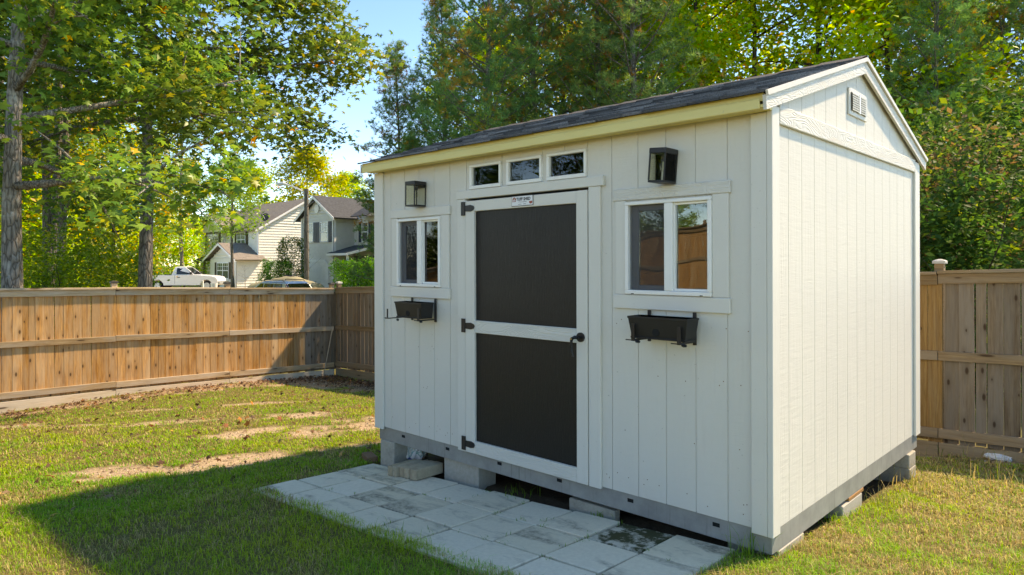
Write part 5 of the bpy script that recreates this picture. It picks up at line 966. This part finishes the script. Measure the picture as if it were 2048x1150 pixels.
# crumbs of soil and small stones on the worn places
rng = np.random.default_rng(23); n = 60000; x = rng.uniform(-12.3, 1.5, n); y = rng.uniform(-4, 4.9, n); ok = outside(x, y) & (bare(x, y) > rng.uniform(.35, 1, n)); x, y = x[ok], y[ok]; n = len(x); s = rng.uniform(.004, .014, n)*np.where(rng.uniform(0, 1, n) < .04, 2.2, 1)
T = np.array([(1, 0, -.3), (-.5, .87, -.3), (-.5, -.87, -.3), (.1, .05, .8)]); Fc = np.array([(0, 1, 3), (1, 2, 3), (2, 0, 3)]); a = rng.uniform(0, 6.28, n); ca, sa = np.cos(a)[:, None], np.sin(a)[:, None]; jit = rng.uniform(.6, 1.4, (n, 4))
V = np.stack([(T[:, 0]*ca-T[:, 1]*sa)*jit, (T[:, 0]*sa+T[:, 1]*ca)*jit, np.repeat(T[None, :, 2], n, 0)], -1)*s[:, None, None] + np.c_[x, y, gz(x, y)+(fbm(x, y, 3., 21)-.5)*.035-.008][:, None, :]
F = (Fc[None]+(np.arange(n)*4)[:, None, None]).reshape(-1, 3); cr = np.repeat(palette(rng, n, [(3, (.42, .31, .20)), (2, (.30, .20, .12)), (1, (.55, .46, .34)), (1, (.16, .10, .06))]), 4, 0)
tag(link('soil_crumbs', np_mesh('soil_crumbs', V.reshape(-1, 3), F, M['litter'], cr)), 'crumbs of dry soil and small stones on the worn patches', 'soil crumbs', None, 'stuff')
# straw lying near the far shed corner and weeds at the shed base
def blades(cx, cy, cz, n, h, spread, cols, seed, lean=.5, wid=.005):
    rng = np.random.default_rng(seed); x = cx+rng.normal(0, spread, n); y = cy+rng.normal(0, spread, n); P = np.c_[x, y, np.full(n, cz)]; az = rng.uniform(0, 6.283, n); l = np.abs(rng.normal(lean, .25, n)); hh = h*rng.uniform(.5, 1.1, n); d = np.c_[np.cos(az), np.sin(az)]; s = np.c_[-d[:, 1], d[:, 0], np.zeros(n)]*wid/2
    m_ = P+np.c_[d*(l*hh*.4)[:, None], hh*.6]; t_ = P+np.c_[d*(l*hh*1.1)[:, None], hh*np.clip(1-.3*l, .2, 1)]; V = np.stack([P-s, P+s, m_+s*.8, m_-s*.8, t_], 1).reshape(-1, 3); b = (np.arange(n)*5)[:, None]; F = np.concatenate([b+np.array([[0, 1, 2]]), b+np.array([[0, 2, 3]]), b+np.array([[3, 2, 4]])]); return V, F, np.repeat(palette(rng, n, cols), 5, 0)
G_ = [(3, (.11, .24, .02)), (2, (.18, .29, .03))]; ST = [(3, (.45, .36, .15)), (1, (.3, .22, .08)), (2, (.16, .22, .03))]
for lab, cx, cy, n, h, sp, cl, le in [('tall green grass tuft at the near front shed corner', -.11, -.06, 26, .20, .05, G_, .25), ('weed tuft in the dark gap under the door', -1.95, .06, 30, .09, .07, G_, .5), ('small weed beside the thin slab under the shed', -1.15, .0, 22, .06, .035, G_, .6), ('dry grass tuft at the far shed corner block', .12, 2.55, 90, .20, .16, ST, .8), ('dry grass tuft by the side block shim', .12, 1.75, 70, .15, .15, ST, .9), ('green weed under the side frame between blocks', -.03, 1.0, 24, .15, .05, G_, .4), ('dry grass patch right of the shed toward the back fence', .75, 2.9, 130, .20, .35, ST, .9), ('green tuft at the front left corner of the patio', -3.55, -1.28, 60, .10, .10, G_, .5), ('leafy tuft along the patio front edge', -2.0, -1.27, 70, .11, .14, G_, .4), ('straw patch in front of the right back fence', .35, 3.9, 120, .18, .35, ST, .9)]:
    V, F, C = blades(cx, cy, (patio_z(cx, cy) if cx < 0 and cy < .1 and cy > -1.2 else gz1(cx, cy))-.015, n, h, sp, cl, int(cx*100) % 97); tag(link('grass_tuft', np_mesh('grass_tuft', V, F, M['grass'], C)), lab, 'grass tuft', 'weeds and tufts by the shed', 'stuff')
mb = MB()
V = []; F = []; C = []; b = 0; rs = random.Random(5)
for k in range(70):
    i = rs.randrange(10); j = rs.randrange(1, 4); 
    if rs.random() < .5: cx, cy = PX0+i*PT, -.012-rs.uniform(0, 3)*PT
    else: cx, cy = PX0+rs.uniform(0, 9)*PT, -.012-j*PT
    v, f, c = blades(cx, cy, patio_z(cx, cy)-.012, rs.randint(2, 7), .035, .018, G_, k, .6, .004); V.append(v); F.append(f+b); C.append(c); b += len(v)
tag(link('joint_weeds', np_mesh('joint_weeds', np.concatenate(V), np.concatenate(F), M['grass'], np.concatenate(C))), 'tiny weeds growing in the patio joints', 'weeds', None, 'stuff')
